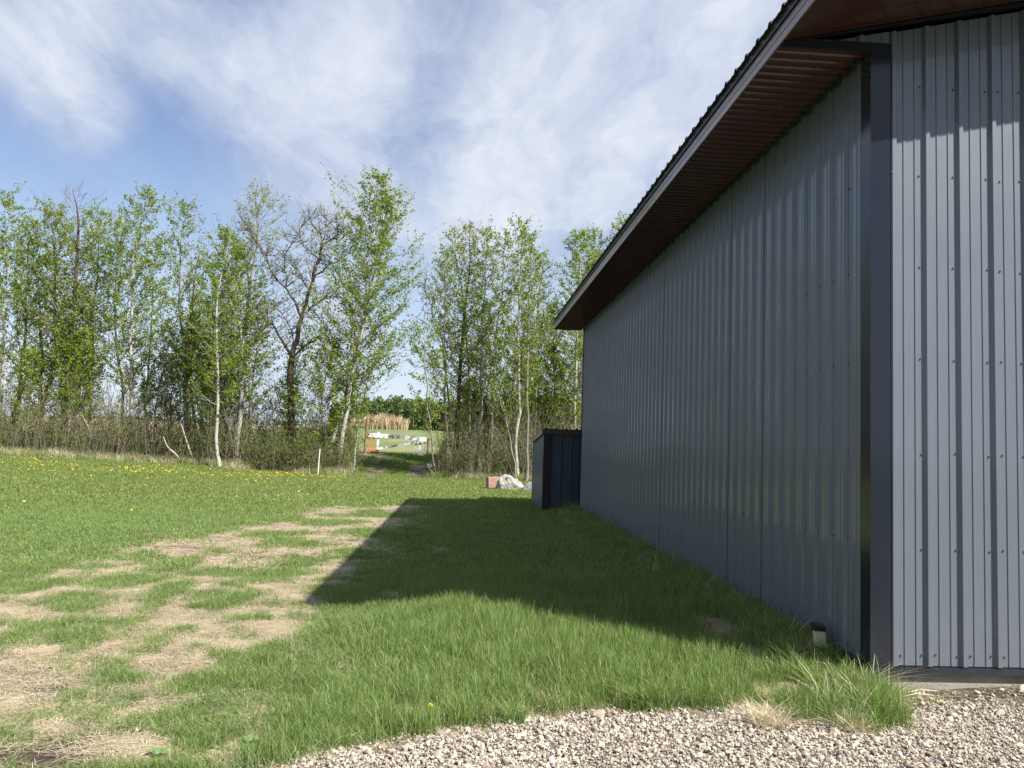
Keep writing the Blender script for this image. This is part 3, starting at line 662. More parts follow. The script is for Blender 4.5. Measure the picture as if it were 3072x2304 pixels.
# ------------------------------------------------------------------ trees
def leaves(m, C, size, rng, up=.25):
    """one small bent rhombus per centre"""
    n = len(C)
    if n == 0: return
    d = rng.normal(size=(n, 3)); d[:, 2] -= up; d /= np.linalg.norm(d, axis=1)[:, None]
    e = rng.normal(size=(n, 3)); e -= (e*d).sum(1)[:, None]*d; e /= np.linalg.norm(e, axis=1)[:, None]
    s = (size*rng.uniform(.65, 1.25, n))[:, None]
    V = np.stack([C, C + d*s*.55 + e*s*.42, C + d*s, C + d*s*.55 - e*s*.42], 1)
    I = np.arange(n)[:, None]*4
    m.add(V.reshape(-1, 3), np.hstack([I, I+1, I+2, I+3]))
def bez(a, b, c, n):
    t = np.linspace(0, 1, n)[:, None]; return (1-t)**2*a + 2*t*(1-t)*b + t*t*c
def grow(path, r0, crown_w, t0, nb, rng, leafden=1.0, lsize=.078, bare_top=0.0, spread=.9, rise=(.35, .9), wm=None, lm=None):
    """fills wood and leaf MBs from a trunk path (k x 3, relative)"""
    k = len(path); tt = np.linspace(0, 1, k)
    LC = []
    L = np.linalg.norm(path[-1]-path[0])
    ga = rng.uniform(0, 6.28)
    for i in range(nb):
        t = t0 + (1-t0)*((i+rng.uniform(.1, .9))/nb)**.92
        base = np.array([np.interp(t, tt, path[:, j]) for j in range(3)])
        u = (t-t0)/(1-t0)
        shape = (.30+.70*min(1, u/.25))*(1-u)**.62 + .10
        ln = 1.2*crown_w*shape*rng.uniform(.5, 1.35)*(.55+.9*float(vnoise(u*6+r0*300, ga*.8, 3)))
        ga += 2.4 + rng.uniform(-.4, .4)
        o = np.array([math.cos(ga), math.sin(ga)*.9, 0]); el = rng.uniform(*rise)
        d1 = o*math.cos(el) + np.array([0, 0, math.sin(el)])
        mid = base + d1*ln*.55; end = base + o*ln*.88 + np.array([0, 0, ln*(math.sin(el)*.80+.28)])
        pts = bez(base, mid, end, 5) + rng.normal(size=(5, 3))*ln*.025*np.array([0, 1, 1, 1, 1])[:, None]
        rb = max(.006, r0*(1-t)**.9*.42)
        wm.tube(pts, np.linspace(rb, .004, 5), 3)
        ntw = int(4+ln*4.2)
        bare = t > 1-bare_top
        for j in range(ntw):
            s = rng.uniform(.25, 1.0); q = np.array([np.interp(s, np.linspace(0, 1, 5), pts[:, c]) for c in range(3)])
            dd = (end-base)/max(ln, .01)*.6 + rng.normal(size=3)*.55*spread + np.array([0, 0, .35]); tl = rng.uniform(.18, .5)*(.6+.4*min(ln, 2))
            e = q + dd*tl
            wm.tube(np.array([q, (q+e)/2+rng.normal(size=3)*.02, e]), [.005, .004, .0025], 3)
            if not bare:
                nl = rng.poisson(15*leafden)
                s2 = (1.08-1.0*rng.random(nl)**1.6)[:, None]; LC.append(q + (e-q)*s2 + rng.normal(size=(nl, 3))*.042)
        if not bare:
            nl = rng.poisson(10*leafden); s2 = rng.uniform(.5, 1, nl)
            LC.append(np.stack([np.interp(s2, np.linspace(0, 1, 5), pts[:, c]) for c in range(3)], 1) + rng.normal(size=(nl, 3))*.06)
    if LC: leaves(lm, np.vstack(LC), lsize, rng)
def make_tree(name, pxpath, Yd, r0, crown_w, t0, nb, seed, barkm, leafm, label, group=None, cat='tree', leafden=1.0, bare_top=0.0, wob=.07, lsize=.084, rise=(.22, .85), depthlean=0.0):
    r0 *= .74; t0 *= .80; nb = int(nb*1.12); leafden *= .66
    rng = np.random.default_rng(seed)
    P = []
    n = len(pxpath)
    for i, (x, y) in enumerate(pxpath):
        P.append(np.array(at(x, y, Yd + depthlean*i/(n-1))))
    P = np.array(P); P[-1][2] -= .45; base = P[0].copy(); base[2] = float(height(base[0], base[1])) - .05
    P[0] = base
    # resample + wobble
    seg = np.concatenate([[0], np.cumsum(np.linalg.norm(np.diff(P, axis=0), axis=1))]); s = np.linspace(0, seg[-1], 16)
    pth = np.stack([np.interp(s, seg, P[:, j]) for j in range(3)], 1)
    pth[1:-1] = pth[1:-1]*.5 + (pth[:-2]+pth[2:])*.25
    wv = rng.normal(size=(16, 3))*wob; wv[:, 2] = 0; wv[0] = 0; pth = pth + (wv + np.roll(wv, 1, 0))*.5
    root = empty(name, tuple(base), label, cat, group)
    rel = pth
    tr = MB(); rad = r0*(1-np.linspace(0, 1, 16))**.75 + .008; rad[0] *= 1.35
    tr.tube(rel, rad, 8)
    wm = MB(); lm = MB()
    grow(rel, r0, crown_w, t0, nb, rng, leafden, lsize, bare_top, wm=wm, lm=lm, rise=rise)
    tr.obj('trunk', barkm, root, smooth=True); wm.obj('branches', M['twig'] if barkm is not M['bark_white'] else M['bark_grey'], root)
    if lm.n: lm.obj('crown', leafm, root)
    return root
BW, BG, BD = M['bark_white'], M['bark_grey'], M['bark_dark']; LF, LP = M['leaf'], M['leaf_pale']
AS = 'aspens in the row behind the lawn'
def A_(path, Yd, r0, cw, t0, nb, seed, bk, lf, label, **kw): return make_tree(kw.pop('name', 'aspen_tree'), path, Yd, r0, cw, t0, nb, seed, bk, lf, label, group=kw.pop('group', AS), **kw)
A_([(-8,1352),(10,1100),(20,800),(38,560)], 39, .10, 1.5, .28, 56, 1, BW, LF, 'tall slim aspen whose trunk rises at the left edge of the photo')
A_([(-90,1352),(-70,1000),(-40,640)], 38, .12, 2.0, .25, 56, 2, BW, LF, 'aspen mostly beyond the left edge, its leafy branches reaching in')
A_([(40,1350),(58,1150),(80,900),(100,640)], 40, .13, 1.9, .25, 66, 3, BG, LF, 'leafy aspen with slightly right leaning grey trunk, second from left edge')
A_([(110,1348),(130,1200),(165,1080),(165,820),(158,600)], 39, .17, 1.9, .30, 72, 4, BG, LF, 'stout grey aspen with right leaning trunk and dense crown beside the old rough trunk')
A_([(118,1350),(122,1200),(128,1020),(110,800),(95,700)], 41, .12, 1.5, .35, 48, 44, BW, LF, 'pale trunk aspen standing just behind the stout leaning grey one')
A_([(190,1350),(197,1150),(218,930),(238,780),(243,620),(223,540)], 38.5, .22, 2.0, .38, 74, 5, BD, LF, 'old thick rough-barked tree with bare dead twigs at its top', name='poplar_tree', cat='tree', group='rough barked old trees', bare_top=.16, leafden=.8)
A_([(262,1345),(268,1150),(285,900),(300,720),(300,610)], 40, .10, 1.7, .30, 60, 6, BG, LF, 'slender aspen with open crown right of the old rough trunk')
A_([(395,1342),(395,1150),(398,900),(405,720),(452,552)], 38, .13, 1.9, .20, 84, 7, BW, LF, 'tall straight white aspen with leaning pointed tip in the left group')
A_([(380,1345),(360,1150),(345,950),(352,760),(370,640)], 40, .09, 1.4, .28, 48, 8, BW, LF, 'thin aspen partly hidden behind the tall straight white one')
A_([(440,1345),(436,1200),(455,1000),(462,850),(470,700)], 40.5, .08, 1.3, .25, 44, 9, BW, LF, 'thin aspen with light crown just right of the straight white one')
A_([(552,1385),(560,1250),(560,1100),(575,980),(583,820),(594,735)], 37, .16, 1.5, .42, 42, 10, BD, LF, 'rough dark tree with broken bare forked top in the middle of the left row', name='poplar_tree', group='rough barked old trees', bare_top=.30, leafden=.45)
A_([(600,1385),(566,1100),(540,880),(535,740),(567,590)], 37.5, .09, 1.4, .34, 58, 11, BG, LF, 'slender aspen curving left then right with a narrow tufted top')
A_([(661,1406),(650,1360),(640,1325),(655,1270),(652,1100),(648,900),(693,672)], 34.8, .095, 1.6, .30, 64, 12, BW, LF, 'aspen with crooked snaking white lower trunk at the lawn edge', wob=.01)
A_([(632,1360),(640,1200),(635,1000),(640,800),(650,740)], 38.5, .07, 1.5, .25, 50, 13, BG, LF, 'leafy young aspen behind the crooked white trunk')
A_([(717,1388),(722,1200),(730,1050),(710,860),(700,690)], 36.5, .14, 1.7, .30, 66, 14, BW, LF, 'sturdy white aspen with twin stems left of the dark forked tree')
A_([(708,1390),(716,1150),(745,900),(770,700),(789,541)], 37.2, .12, 2.2, .36, 74, 15, BG, LP, 'tall budding tree with pale yellowish leaf buds high above the white twin stems', name='budding_tree', group='trees with pale young buds', leafden=.55)
A_([(675,1385),(682,1200),(690,1000),(694,850)], 37.5, .07, 1.4, .25, 46, 16, BW, LF, 'small white-stemmed aspen between crooked trunk and twin-stemmed aspen')
A_([(1016,1410),(1035,1290),(1062,1120),(1090,950),(1100,800),(1125,640),(1138,503)], 35.2, .13, 2.2, .22, 104, 17, BW, LF, 'tallest aspen, white trunk leaning right, just left of the gate track', leafden=1.1)
A_([(985,1408),(1010,1270),(1050,1110),(1085,980),(1125,800),(1168,568)], 35.8, .12, 2.1, .25, 88, 18, BW, LF, 'second white trunk leaning right beside the tallest aspen, tip below it')
A_([(940,1405),(955,1250),(985,1100),(1005,1000)], 35.5, .06, 1.5, .20, 46, 19, BG, LF, 'low leafy sapling between the dark forked tree and the leaning white aspens')
A_([(1062,1385),(1080,1200),(1130,1080),(1180,980)], 36.5, .05, 1.5, .15, 34, 20, BW, LF, 'short spreading sapling whose branches overhang the track entrance', leafden=.8)
# right-hand clump
CL = 'aspens in the clump right of the track'
A_([(1310,1428),(1290,1300),(1283,1150),(1270,1050),(1262,960)], 35.2, .045, 1.3, .30, 30, 30, BG, LF, 'bent thin sapling leaning over the track from the right clump', group=CL, leafden=.7)
A_([(1345,1425),(1340,1200),(1335,950),(1338,735)], 36, .07, 1.3, .35, 54, 31, BG, LF, 'slender aspen forming the left side of the right clump', group=CL, leafden=.75)
A_([(1350,1420),(1345,1150),(1300,930),(1262,820)], 37, .07, 1.5, .45, 34, 32, BG, LP, 'pale budding tree arching out on the left of the right clump', name='budding_tree', group='trees with pale young buds', leafden=.5)
A_([(1368,1425),(1372,1200),(1385,1000),(1405,800),(1415,652)], 36.5, .15, 1.6, .35, 62, 33, BD, LP, 'thickest brown trunk of the right clump with pale budding crown', name='budding_tree', group='trees with pale young buds', leafden=.6)
A_([(1405,1425),(1412,1200),(1390,900),(1366,672)], 37, .08, 1.2, .35, 50, 34, BG, LF, 'aspen stem crossing behind the thick brown trunk to a narrow top', group=CL, leafden=.75)
A_([(1435,1430),(1440,1200),(1452,900),(1462,660)], 36, .09, 1.3, .32, 60, 35, BW, LF, 'pale straight aspen in the middle of the right clump', group=CL, leafden=.8)
A_([(1470,1430),(1480,1180),(1500,900),(1524,672)], 36.8, .08, 1.2, .34, 52, 36, BG, LF, 'grey aspen right of the middle, leaning right in the clump', group=CL, leafden=.75)
A_([(1548,1432),(1555,1200),(1555,950),(1563,800),(1566,632)], 34.6, .10, 1.2, .34, 60, 37, BW, LF, 'tallest pale aspen of the right clump, above the boulder', group=CL, leafden=.8)
A_([(1581,1450),(1583,1250),(1580,1000),(1590,800),(1594,668)], 33.5, .075, 1.1, .40, 48, 38, BG, LF, 'reddish-grey thin trunk rising beside the left wall of the shed', group=CL, leafden=.7)
A_([(1552,1445),(1535,1320),(1500,1200),(1480,1120)], 32.5, .045, .9, .55, 14, 39, BG, LF, 'thin bare bent stem leaning left behind the boulder', group=CL, leafden=.3)
A_([(1600,1430),(1610,1200),(1620,900),(1626,735)], 37, .07, 1.2, .32, 44, 40, BG, LF, 'light slender aspen at the right side of the clump left of the eave', group=CL, leafden=.6)
A_([(1660,1430),(1660,1200),(1665,1000),(1668,890)], 38, .07, 1.4, .25, 44, 41, BG, LF, 'short aspen filling the gap above the shed roof', group=CL)
A_([(1727,1430),(1727,1150),(1735,900),(1747,672)], 36, .10, 1.5, .25, 84, 42, BW, LF, 'leafy aspen with white trunk visible between shed roof and building wall', group=CL, leafden=1.1)
A_([(1790,1430),(1785,1150),(1780,900),(1783,672)], 37, .10, 1.4, .3, 56, 43, BW, LF, 'aspen hidden by the building except its tip above the lower eave', group=CL, leafden=1.1)
A_([(1850,1430),(1850,1100),(1848,900),(1862,640)], 36.5, .10, 1.5, .3, 56, 45, BW, LF, 'aspen whose top shows just above the roof line, rightmost of all', group=CL, leafden=1.1)
# dark forked tree: limbs written out, twigs grown on them
def forked():
    rng = np.random.default_rng(77); Yd = 36.4
    q = lambda x, y, d=0: np.array(at(650+x/1.659, 450+y/1.659, Yd+d))
    base = q(372, 1500); base[2] = float(height(base[0], Yd))-.05
    root = empty('forked_tree', tuple(base), 'dark-barked forked tree with wide bare limbs and few pale buds, left of the tall aspens', 'tree')
    tr = MB(); wm = MB(); lm = MB()
    limbs = [
        ([(372,1560,0),(376,1400,0),(373,1250,0),(366,1120,0),(378,1010,0)], .24, .20),
        ([(378,1010,0),(402,920,0),(424,835,0)], .165, .14),
        ([(424,835,0),(452,740,.1),(478,640,.2),(505,540,.3),(524,470,.3)], .13, .08),
        ([(424,835,0),(392,755,-.3),(345,690,-.5),(295,640,-.7),(262,580,-.8),(225,510,-1)], .10, .03),
        ([(368,1015,0),(325,940,.3),(285,880,.5),(240,845,.8),(190,835,1.0)], .10, .03),
        ([(392,1020,0),(440,975,-.5),(500,938,-.9),(600,935,-1.2),(690,948,-1.5)], .075, .02),
        ([(486,625,.2),(540,590,.8),(600,555,1.2),(670,510,1.5)], .07, .02),
        ([(455,795,0),(510,755,.6),(570,720,1.0),(625,735,1.4),(650,775,1.6)], .06, .015),
        ([(345,690,-.5),(350,620,-.8),(330,560,-1),(345,500,-1.2),(400,430,-1.3),(440,340,-1.3)], .05, .015),
        ([(524,470,.3),(560,450,.5),(630,440,.8),(660,380,1.0)], .05, .015),
        ([(524,470,.3),(515,420,.1),(480,370,0),(450,300,-.2),(455,262,-.3)], .045, .012),
        ([(524,470,.3),(545,420,.6),(545,350,.8),(548,310,.9)], .04, .012),
        ([(505,540,.3),(470,505,-.3),(430,480,-.8),(415,420,-1.0)], .035, .01),
        ([(462,700,.1),(420,640,.6),(405,600,.9),(380,540,1.1)], .035, .01),
        ([(262,580,-.8),(240,520,-.6),(170,400,-.4),(110,330,-.2)], .04, .012),
        ([(440,810,0),(480,790,.8),(505,830,1.2),(530,870,1.5)], .035, .01),
        ([(385,960,0),(360,880,.7),(330,830,1.0),(270,760,1.3)], .04, .01),
        ([(560,450,.5),(600,420,.2),(600,340,0),(590,325,0)], .03, .01)]
    for L_, ra, rb in limbs:
        P = np.array([q(*p) for p in L_]);
        if ra > .2: P[0] = base
        seg = np.concatenate([[0], np.cumsum(np.linalg.norm(np.diff(P, axis=0), axis=1))]); s = np.linspace(0, seg[-1], max(6, 2*len(L_)+1))
        pts = np.stack([np.interp(s, seg, P[:, j]) for j in range(3)], 1); pts[1:-1] = pts[1:-1]*.5+(pts[:-2]+pts[2:])*.25
        pts[1:-1] += rng.normal(size=(len(s)-2, 3))*.03
        (tr if ra > .14 else wm).tube(pts, np.linspace(ra, rb, len(s))*.68, 9 if ra > .1 else 6)
        if ra < .14:
            ln = seg[-1]
            for i in range(int(ln*9)):
                t = rng.uniform(.15, 1.0); b = np.array([np.interp(t, np.linspace(0, 1, len(s)), pts[:, c]) for c in range(3)])
                a = rng.uniform(0, 6.28); d = np.array([math.cos(a), math.sin(a), rng.uniform(-.25, 1.0)]); l2 = rng.uniform(.4, 1.15)
                e = b + d*l2*.8 + np.array([0, 0, .22*l2]); md = b+d*l2*.5 + rng.normal(size=3)*.06
                p3 = bez(b, md, e, 4); wm.tube(p3, [.016, .012, .009, .006], 4)
                for j in range(rng.integers(2, 5)):
                    s3 = rng.uniform(.3, 1); bb = b+(e-b)*s3; ee = bb + rng.normal(size=3)*.2 + np.array([0, 0, .16]); wm.tube(np.array([bb, (bb+ee)/2+rng.normal(size=3)*.02, ee]), [.007, .006, .004], 3)
                    if b[2] > 6.0 and rng.random() < .8:
                        nl = rng.poisson(3.2); leaves(lm, ee + rng.normal(size=(nl, 3))*.05, .06, rng)
                if b[2] > 6 and rng.random() < .6: leaves(lm, e + rng.normal(size=(3, 3))*.05, .065, rng)
    tr.obj('trunk', BD, root, smooth=True); wm.obj('limbs', M['bark_dark2'], root); lm.obj('crown', LP, root)
M['bark_dark2'] = bark('dark_limb_bark', (.060, .040, .028), (.135, .095, .068), (.03, .022, .017), 10, .5)
forked()
# slim saplings mixed through the thicket: nothing tells one from another
rng = np.random.default_rng(99)
for i in range(30):
    if i < 20: x = rng.uniform(-60, 960)
    else: x = rng.uniform(1300, 1730)
    yb = 1365 if x < 500 else 1395; hgt = rng.uniform(230, 520); Yd = rng.uniform(36.5, 41)
    ln = rng.uniform(-40, 60)
    left = i < 20
    A_([(x, yb), (x+ln*.3+rng.uniform(-12, 12), yb-hgt*.5), (x+ln, yb-hgt)], Yd, rng.uniform(.03, .06), rng.uniform(.8, 1.5), .25, int(14+hgt/14), 200+i, [BG, BW][i % 2], LF,
       'slender young aspen sapling in the undergrowth beneath the taller trees behind the lawn' if left else 'slender young sapling in the thicket right of the track', name='sapling',
       group='saplings in the left undergrowth' if left else 'saplings in the right thicket', leafden=.8)

# ------------------------------------------------------------------ undergrowth, brush
def brush(name, n, xr, yr, hr, seed, label, leafn, cat='undergrowth', skip=None, gapx=(-4.5, -1.2)):
    rng = np.random.default_rng(seed); wm = MB(); lm = MB(); LC = []
    for i in range(n):
        x = rng.uniform(*xr); y = rng.uniform(*yr)
        if skip and skip(x, y): continue
        h = rng.uniform(*hr)*(rng.random()**.6*.7+.3)*(.15+1.75*float(fbm(x*.7, y*.5, seed % 7, 3))); z = float(height(x, y))
        lean = rng.normal(size=2)*.28*h
        b = np.array([x, y, z-.03]); e = b + np.array([lean[0], lean[1], h]); md = b + np.array([lean[0]*.2, lean[1]*.2, h*.55]) + rng.normal(size=3)*.08
        if any(-.128 < q_[0]/q_[1] < -.036 for q_ in (b, md, e)) and y < 44.5: continue
        p = bez(b, md, e, 5); p[1:] += rng.normal(size=(4, 3))*.035
        wm.tube(p, np.linspace(rng.uniform(.007, .018), .004, 5), 3)
        for j in range(rng.integers(3, 7)):
            s = rng.uniform(.2, .95); q = b+(e-b)*s; tw = q + rng.normal(size=3)*np.array([.25, .25, .2]) + np.array([0, 0, .18])
            wm.tube(np.array([q, (q+tw)/2+rng.normal(size=3)*.03, tw]), [.006, .005, .003], 3)
            nl = rng.poisson(leafn); LC.append(tw + rng.normal(size=(nl, 3))*.10)
            nl = rng.poisson(leafn*.5); LC.append(q + rng.normal(size=(nl, 3))*.12)
    root = wm.obj(name, M['twig']); tag(root, label, cat, kind='stuff')
    leaves(lm, np.vstack(LC), .055, rng); lo = lm.obj('foliage', M['leaf_shrub'], root); lo['kind'] = 'stuff'
    return root
brush('undergrowth', 1400, (-25, -4.9), (35.4, 41), (.8, 3.6), 301, 'tangled brown brush and small shrubs under the trees behind the lawn', 5.5)
brush('undergrowth', 1200, (-1.0, 9), (34.6, 39.5), (.9, 3.6), 302, 'dense upright brush at the foot of the right tree clump', 5.5)
brush('undergrowth', 330, (-8.5, -4.7), (34.4, 37), (.9, 2.4), 303, 'low bushy shrubs with small green leaves beside the left of the track', 8)
brush('undergrowth', 260, (-7.4, -5.5), (38, 43.5), (.8, 2.4), 304, 'leafy brush growing by the brown gate post', 8, gapx=(-5.2, -1.4))
brush('undergrowth', 260, (-25, -5), (35.6, 38.5), (1.6, 3.6), 308, 'fresh green shrubs scattered through the brown brush behind the lawn', 11)
brush('undergrowth', 230, (-25, -4.9), (35.6, 40), (3.0, 6.0), 306, 'tall thin bare whips standing up through the brush behind the lawn', 1.6)
brush('undergrowth', 130, (-1.0, 8), (35, 39), (3.0, 6.5), 307, 'tall thin bare whips in the right tree clump', 1.6)
brush('undergrowth', 420, (0, 16), (46, 58), (1.2, 4.2), 305, 'grey leafless brush seen behind the right clump beyond the field edge', 1.4)

# fallen bleached branches
def stick(pts, Yd, r, label, name='fallen_branch', mtl=None):
    P = np.array([np.array(at(x, y, Yd + .25*i)) for i, (x, y) in enumerate(pts)]); P[-1][2] = float(height(P[-1][0], P[-1][1]))+.01
    m = MB(); s = np.linspace(0, len(P)-1, len(P)*3); pp = np.stack([np.interp(s, range(len(P)), P[:, j]) for j in range(3)], 1)
    pp[1:-1] = pp[1:-1]*.5+(pp[:-2]+pp[2:])*.25
    m.tube(pp, np.linspace(r*.5, r, len(pp)), 6); return tag(m.obj(name, mtl or M['deadwood'], smooth=True), label, 'branch')
stick([(490,1310),(500,1340),(530,1365),(545,1390),(555,1402)], 35.0, .05, 'bleached crooked dead branch leaning on the grass left of the rough dark trunk')
stick([(543,1270),(555,1310),(568,1350),(580,1378),(600,1398)], 35.2, .055, 'pale dead branch leaning down beside the rough dark trunk')
stick([(243,1245),(262,1275),(272,1300),(278,1330)], 36.5, .07, 'whitish broken elbow of branch low in the brush right of the old rough trunk')
stick([(1022,1400),(1035,1380),(1045,1377),(1052,1388),(1060,1392)], 34.8, .03, 'small bleached curled twig at the brush edge left of the track')
stick([(1500,1390),(1520,1375),(1545,1360)], 33.5, .05, 'dark fallen limb slanting up behind the boulder', mtl=M['bark_dark'])

# ------------------------------------------------------------------ far woods and reeds
def woods(name, x0, x1, y0, y1, hfun, n, seed, label, mtl, lsz=.5):
    rng = np.random.default_rng(seed); m = MB(); wm = MB(); C = []
    for i in range(n):
        x = rng.uniform(x0, x1); y = rng.uniform(y0, y1); h = hfun(x)*rng.uniform(.7, 1.08); z = float(height(x, y)); rw = h*rng.uniform(.16, .30)
        k = int(130*h/5)
        u = rng.random(k)**.8; r = rw*np.sqrt(rng.random(k))*np.sin(np.pi*np.clip(u*.93+.05, 0, 1))**.6; a = rng.uniform(0, 6.28, k)
        C.append(np.stack([x+r*np.cos(a), y+r*np.sin(a), z+.1+u*h], 1))
        wm.tube([(x, y, z-.1), (x+rng.normal()*.2, y, z+h*.9)], [.10, .02], 4)
    o = wm.obj(name, M['bark_grey']); tag(o, label, 'woods', kind='stuff')
    leaves(m, np.vstack(C), lsz, rng); lo = m.obj('foliage', mtl, o); lo['kind'] = 'stuff'
woods('far_woods', -19, 36, 116, 130, lambda x: np.interp(x, [-19, -15, -9, -2, 8, 20, 36], [3.2, 4.0, 4.6, 4.2, 5.6, 6.5, 6.5]), 560, 401, 'distant dark green treeline beyond the field past the gate', M['leaf_far'], .42)
woods('far_woods', -90, -24, 150, 175, lambda x: 1.2, 90, 402, 'thin faint line of bushes on the far left horizon', M['leaf_far'], .4)
def reeds():
    rng = np.random.default_rng(55); m = MB(); tips = []
    for i in range(2600):
        x = rng.uniform(-15.0, -7.4); y = rng.uniform(108, 112.5); z = float(height(x, y)); h = rng.uniform(.7, 2.2)*(1-.45*abs((x+11)/4.2)**2)*(.55+.8*float(fbm(x*1.3, y*.6, 3)))
        if rng.random() > 1.35-abs((x+11)/4.2)**2: continue
        a = rng.uniform(0, 3.14); wv = np.array([math.cos(a), math.sin(a), 0])*.028; ln = rng.normal(size=2)*.16*h
        b = np.array([x, y, z]); md = b+np.array([ln[0]*.3, ln[1]*.3, h*.6]); e = b+np.array([ln[0], ln[1], h])
        n0 = m.n; m.add([b-wv, b+wv, md+wv, md-wv, e+wv*.6, e-wv*.6], [(0, 1, 2, 3), (3, 2, 4, 5)])
    tag(m.obj('dry_reeds', M['cattail']), 'stand of tall dry tan reeds before the far treeline beyond the gate', 'reeds', kind='stuff')
reeds()

# ------------------------------------------------------------------ grasses (tufts instanced on points)
def tuft(name, n, rad, hr, wd, bend, mtl, seed, segs=3, lean=(0, 0), flat=0.0):
    rng = np.random.default_rng(seed); V = []; Fq = []; Ft = []; tip = []
    for i in range(n):
        a = rng.uniform(0, 6.28); r = rad*math.sqrt(rng.random()); b = np.array([r*math.cos(a), r*math.sin(a), -.008])
        h = rng.uniform(*hr); d = rng.normal(size=2)*bend + np.array(lean)*rng.uniform(.3, 1.3); fa = rng.uniform(0, 6.28); wv = np.array([math.cos(fa), math.sin(fa), 0])*wd*rng.uniform(.6, 1.2)/2
        k = len(V)
        for s in range(segs+1):
            t = s/segs; zz = h*(t - .25*flat*t*t*2) if flat else h*t*(1-.22*t*np.hypot(*d)/max(bend, .01)*.4)
            c = b + np.array([d[0]*h*t**1.8, d[1]*h*t**1.8, max(zz, .004) if s else 0])
            if flat: c = b + np.array([d[0]*h*t, d[1]*h*t, .006+flat*math.sin(t*2.6)*h*.35])
            if s < segs: V += [c-wv*(1-.55*t), c+wv*(1-.55*t)]; tip += [t, t]
            else: V.append(c); tip.append(1)
        for s in range(segs-1): Fq.append((k+2*s, k+2*s+1, k+2*s+3, k+2*s+2))
        Ft.append((k+2*segs-2, k+2*segs-1, k+2*segs))
    m = MB(); m.v = [np.array(V)]; m.n = len(V); m.f = [np.array(Fq), np.array(Ft)] if Fq else [np.array(Ft)]
    me = m.mesh(name, mtl); at_ = me.attributes.new('tip', 'FLOAT', 'POINT'); at_.data.foreach_set('value', np.array(tip, np.float32))
    return bpy.data.objects.new(name, me)
def scatter(name, pts, rot, scl, idx, sources, label, cat, normal_tilt=None):
    me = bpy.data.meshes.new(name); me.vertices.add(len(pts)); me.vertices.foreach_set('co', np.asarray(pts, np.float32).ravel())
    for nm, ty, ar in (('rot', 'FLOAT_VECTOR', rot), ('scl', 'FLOAT_VECTOR', scl), ('idx', 'INT', idx)):
        a = me.attributes.new(nm, ty, 'POINT'); a.data.foreach_set('vector' if ty == 'FLOAT_VECTOR' else 'value', np.asarray(ar, np.int32 if ty == 'INT' else np.float32).ravel())
    o = link(name, me); tag(o, label, cat, kind='stuff')
    ng = bpy.data.node_groups.new(name, 'GeometryNodeTree'); ng.interface.new_socket('Geometry', in_out='INPUT', socket_type='NodeSocketGeometry'); ng.interface.new_socket('Geometry', in_out='OUTPUT', socket_type='NodeSocketGeometry')
    N = ng.nodes; L = ng.links; gi = N.new('NodeGroupInput'); go = N.new('NodeGroupOutput'); iop = N.new('GeometryNodeInstanceOnPoints'); j = N.new('GeometryNodeJoinGeometry')
    for s in reversed(sources):
        oi = N.new('GeometryNodeObjectInfo'); oi.inputs['Object'].default_value = s; oi.inputs['As Instance'].default_value = True; L.new(oi.outputs['Geometry'], j.inputs[0])
    def attr(nm, ty):
        n = N.new('GeometryNodeInputNamedAttribute'); n.data_type = ty; n.inputs['Name'].default_value = nm
        return [s for s in n.outputs if s.enabled and s.name == 'Attribute'][0]
    L.new(gi.outputs[0], iop.inputs['Points']); L.new(j.outputs[0], iop.inputs['Instance']); iop.inputs['Pick Instance'].default_value = True
    L.new(attr('idx', 'INT'), iop.inputs['Instance Index']); L.new(attr('rot', 'FLOAT_VECTOR'), iop.inputs['Rotation']); L.new(attr('scl', 'FLOAT_VECTOR'), iop.inputs['Scale'])
    L.new(iop.outputs[0], go.inputs[0])
    md = o.modifiers.new('scatter', 'NODES'); md.node_group = ng
    return o
def in_view(x, y, mg=.06):
    """keeps to the wedge of ground the photograph could see, with a margin to each side"""
    s = x/np.maximum(y, .1)
    return (s > -.60-mg-.7/np.maximum(y, 1)) & (s < .66+mg)
def free(x, y):
    return ~((x > WALLX-.02) & (x < RX1) & (y > FRONTY-.03) & (y < FARY)) & ~((x > SX0-.02) & (y > SY0-.02) & (y < SY1) & (x < SX1))
def sample(n, x0, x1, y0, y1, rng):
    return rng.uniform(x0, x1, n), rng.uniform(y0, y1, n)
def put(name, x, y, sx, sz, srcs, label, cat, rng, tilt=.08):
    z = height(x, y) ; n = len(x)
    rot = np.stack([rng.normal(size=n)*tilt, rng.normal(size=n)*tilt, rng.uniform(0, 6.28, n)], 1)
    return scatter(name, np.stack([x, y, z], 1), rot, np.stack([sx, sx, sz], 1), rng.integers(0, len(srcs), n), srcs, label, cat)
gr = np.random.default_rng(500)
near = [tuft('tuft_near', 34, .075, (.04, .135), .0036, .42, M['grass'], 600+i, 4) for i in range(7)]
fine = [tuft('tuft_fine', 30, .07, (.02, .06), .0034, .55, M['grass'], 620+i, 3) for i in range(5)]
mid = [tuft('tuft_mid', 26, .12, (.03, .075), .0075, .40, M['grass'], 640+i, 2) for i in range(5)]
farT = [tuft('tuft_far', 26, .22, (.035, .08), .016, .45, M['grass_far'], 660+i, 2) for i in range(5)]
straw = [tuft('straw_near', 34, .10, (.03, .085), .0032, 1.0, M['straw'], 680+i, 2, flat=.16) for i in range(6)]
strawm = [tuft('straw_mid', 26, .16, (.04, .10), .007, 1.0, M['straw'], 700+i, 2, flat=.16) for i in range(4)]
roughT = [tuft('tuft_rough', 24, .22, (.12, .42), .012, .40, M['roughgrass'] if i < 3 else M['straw'], 720+i, 3) for i in range(5)]
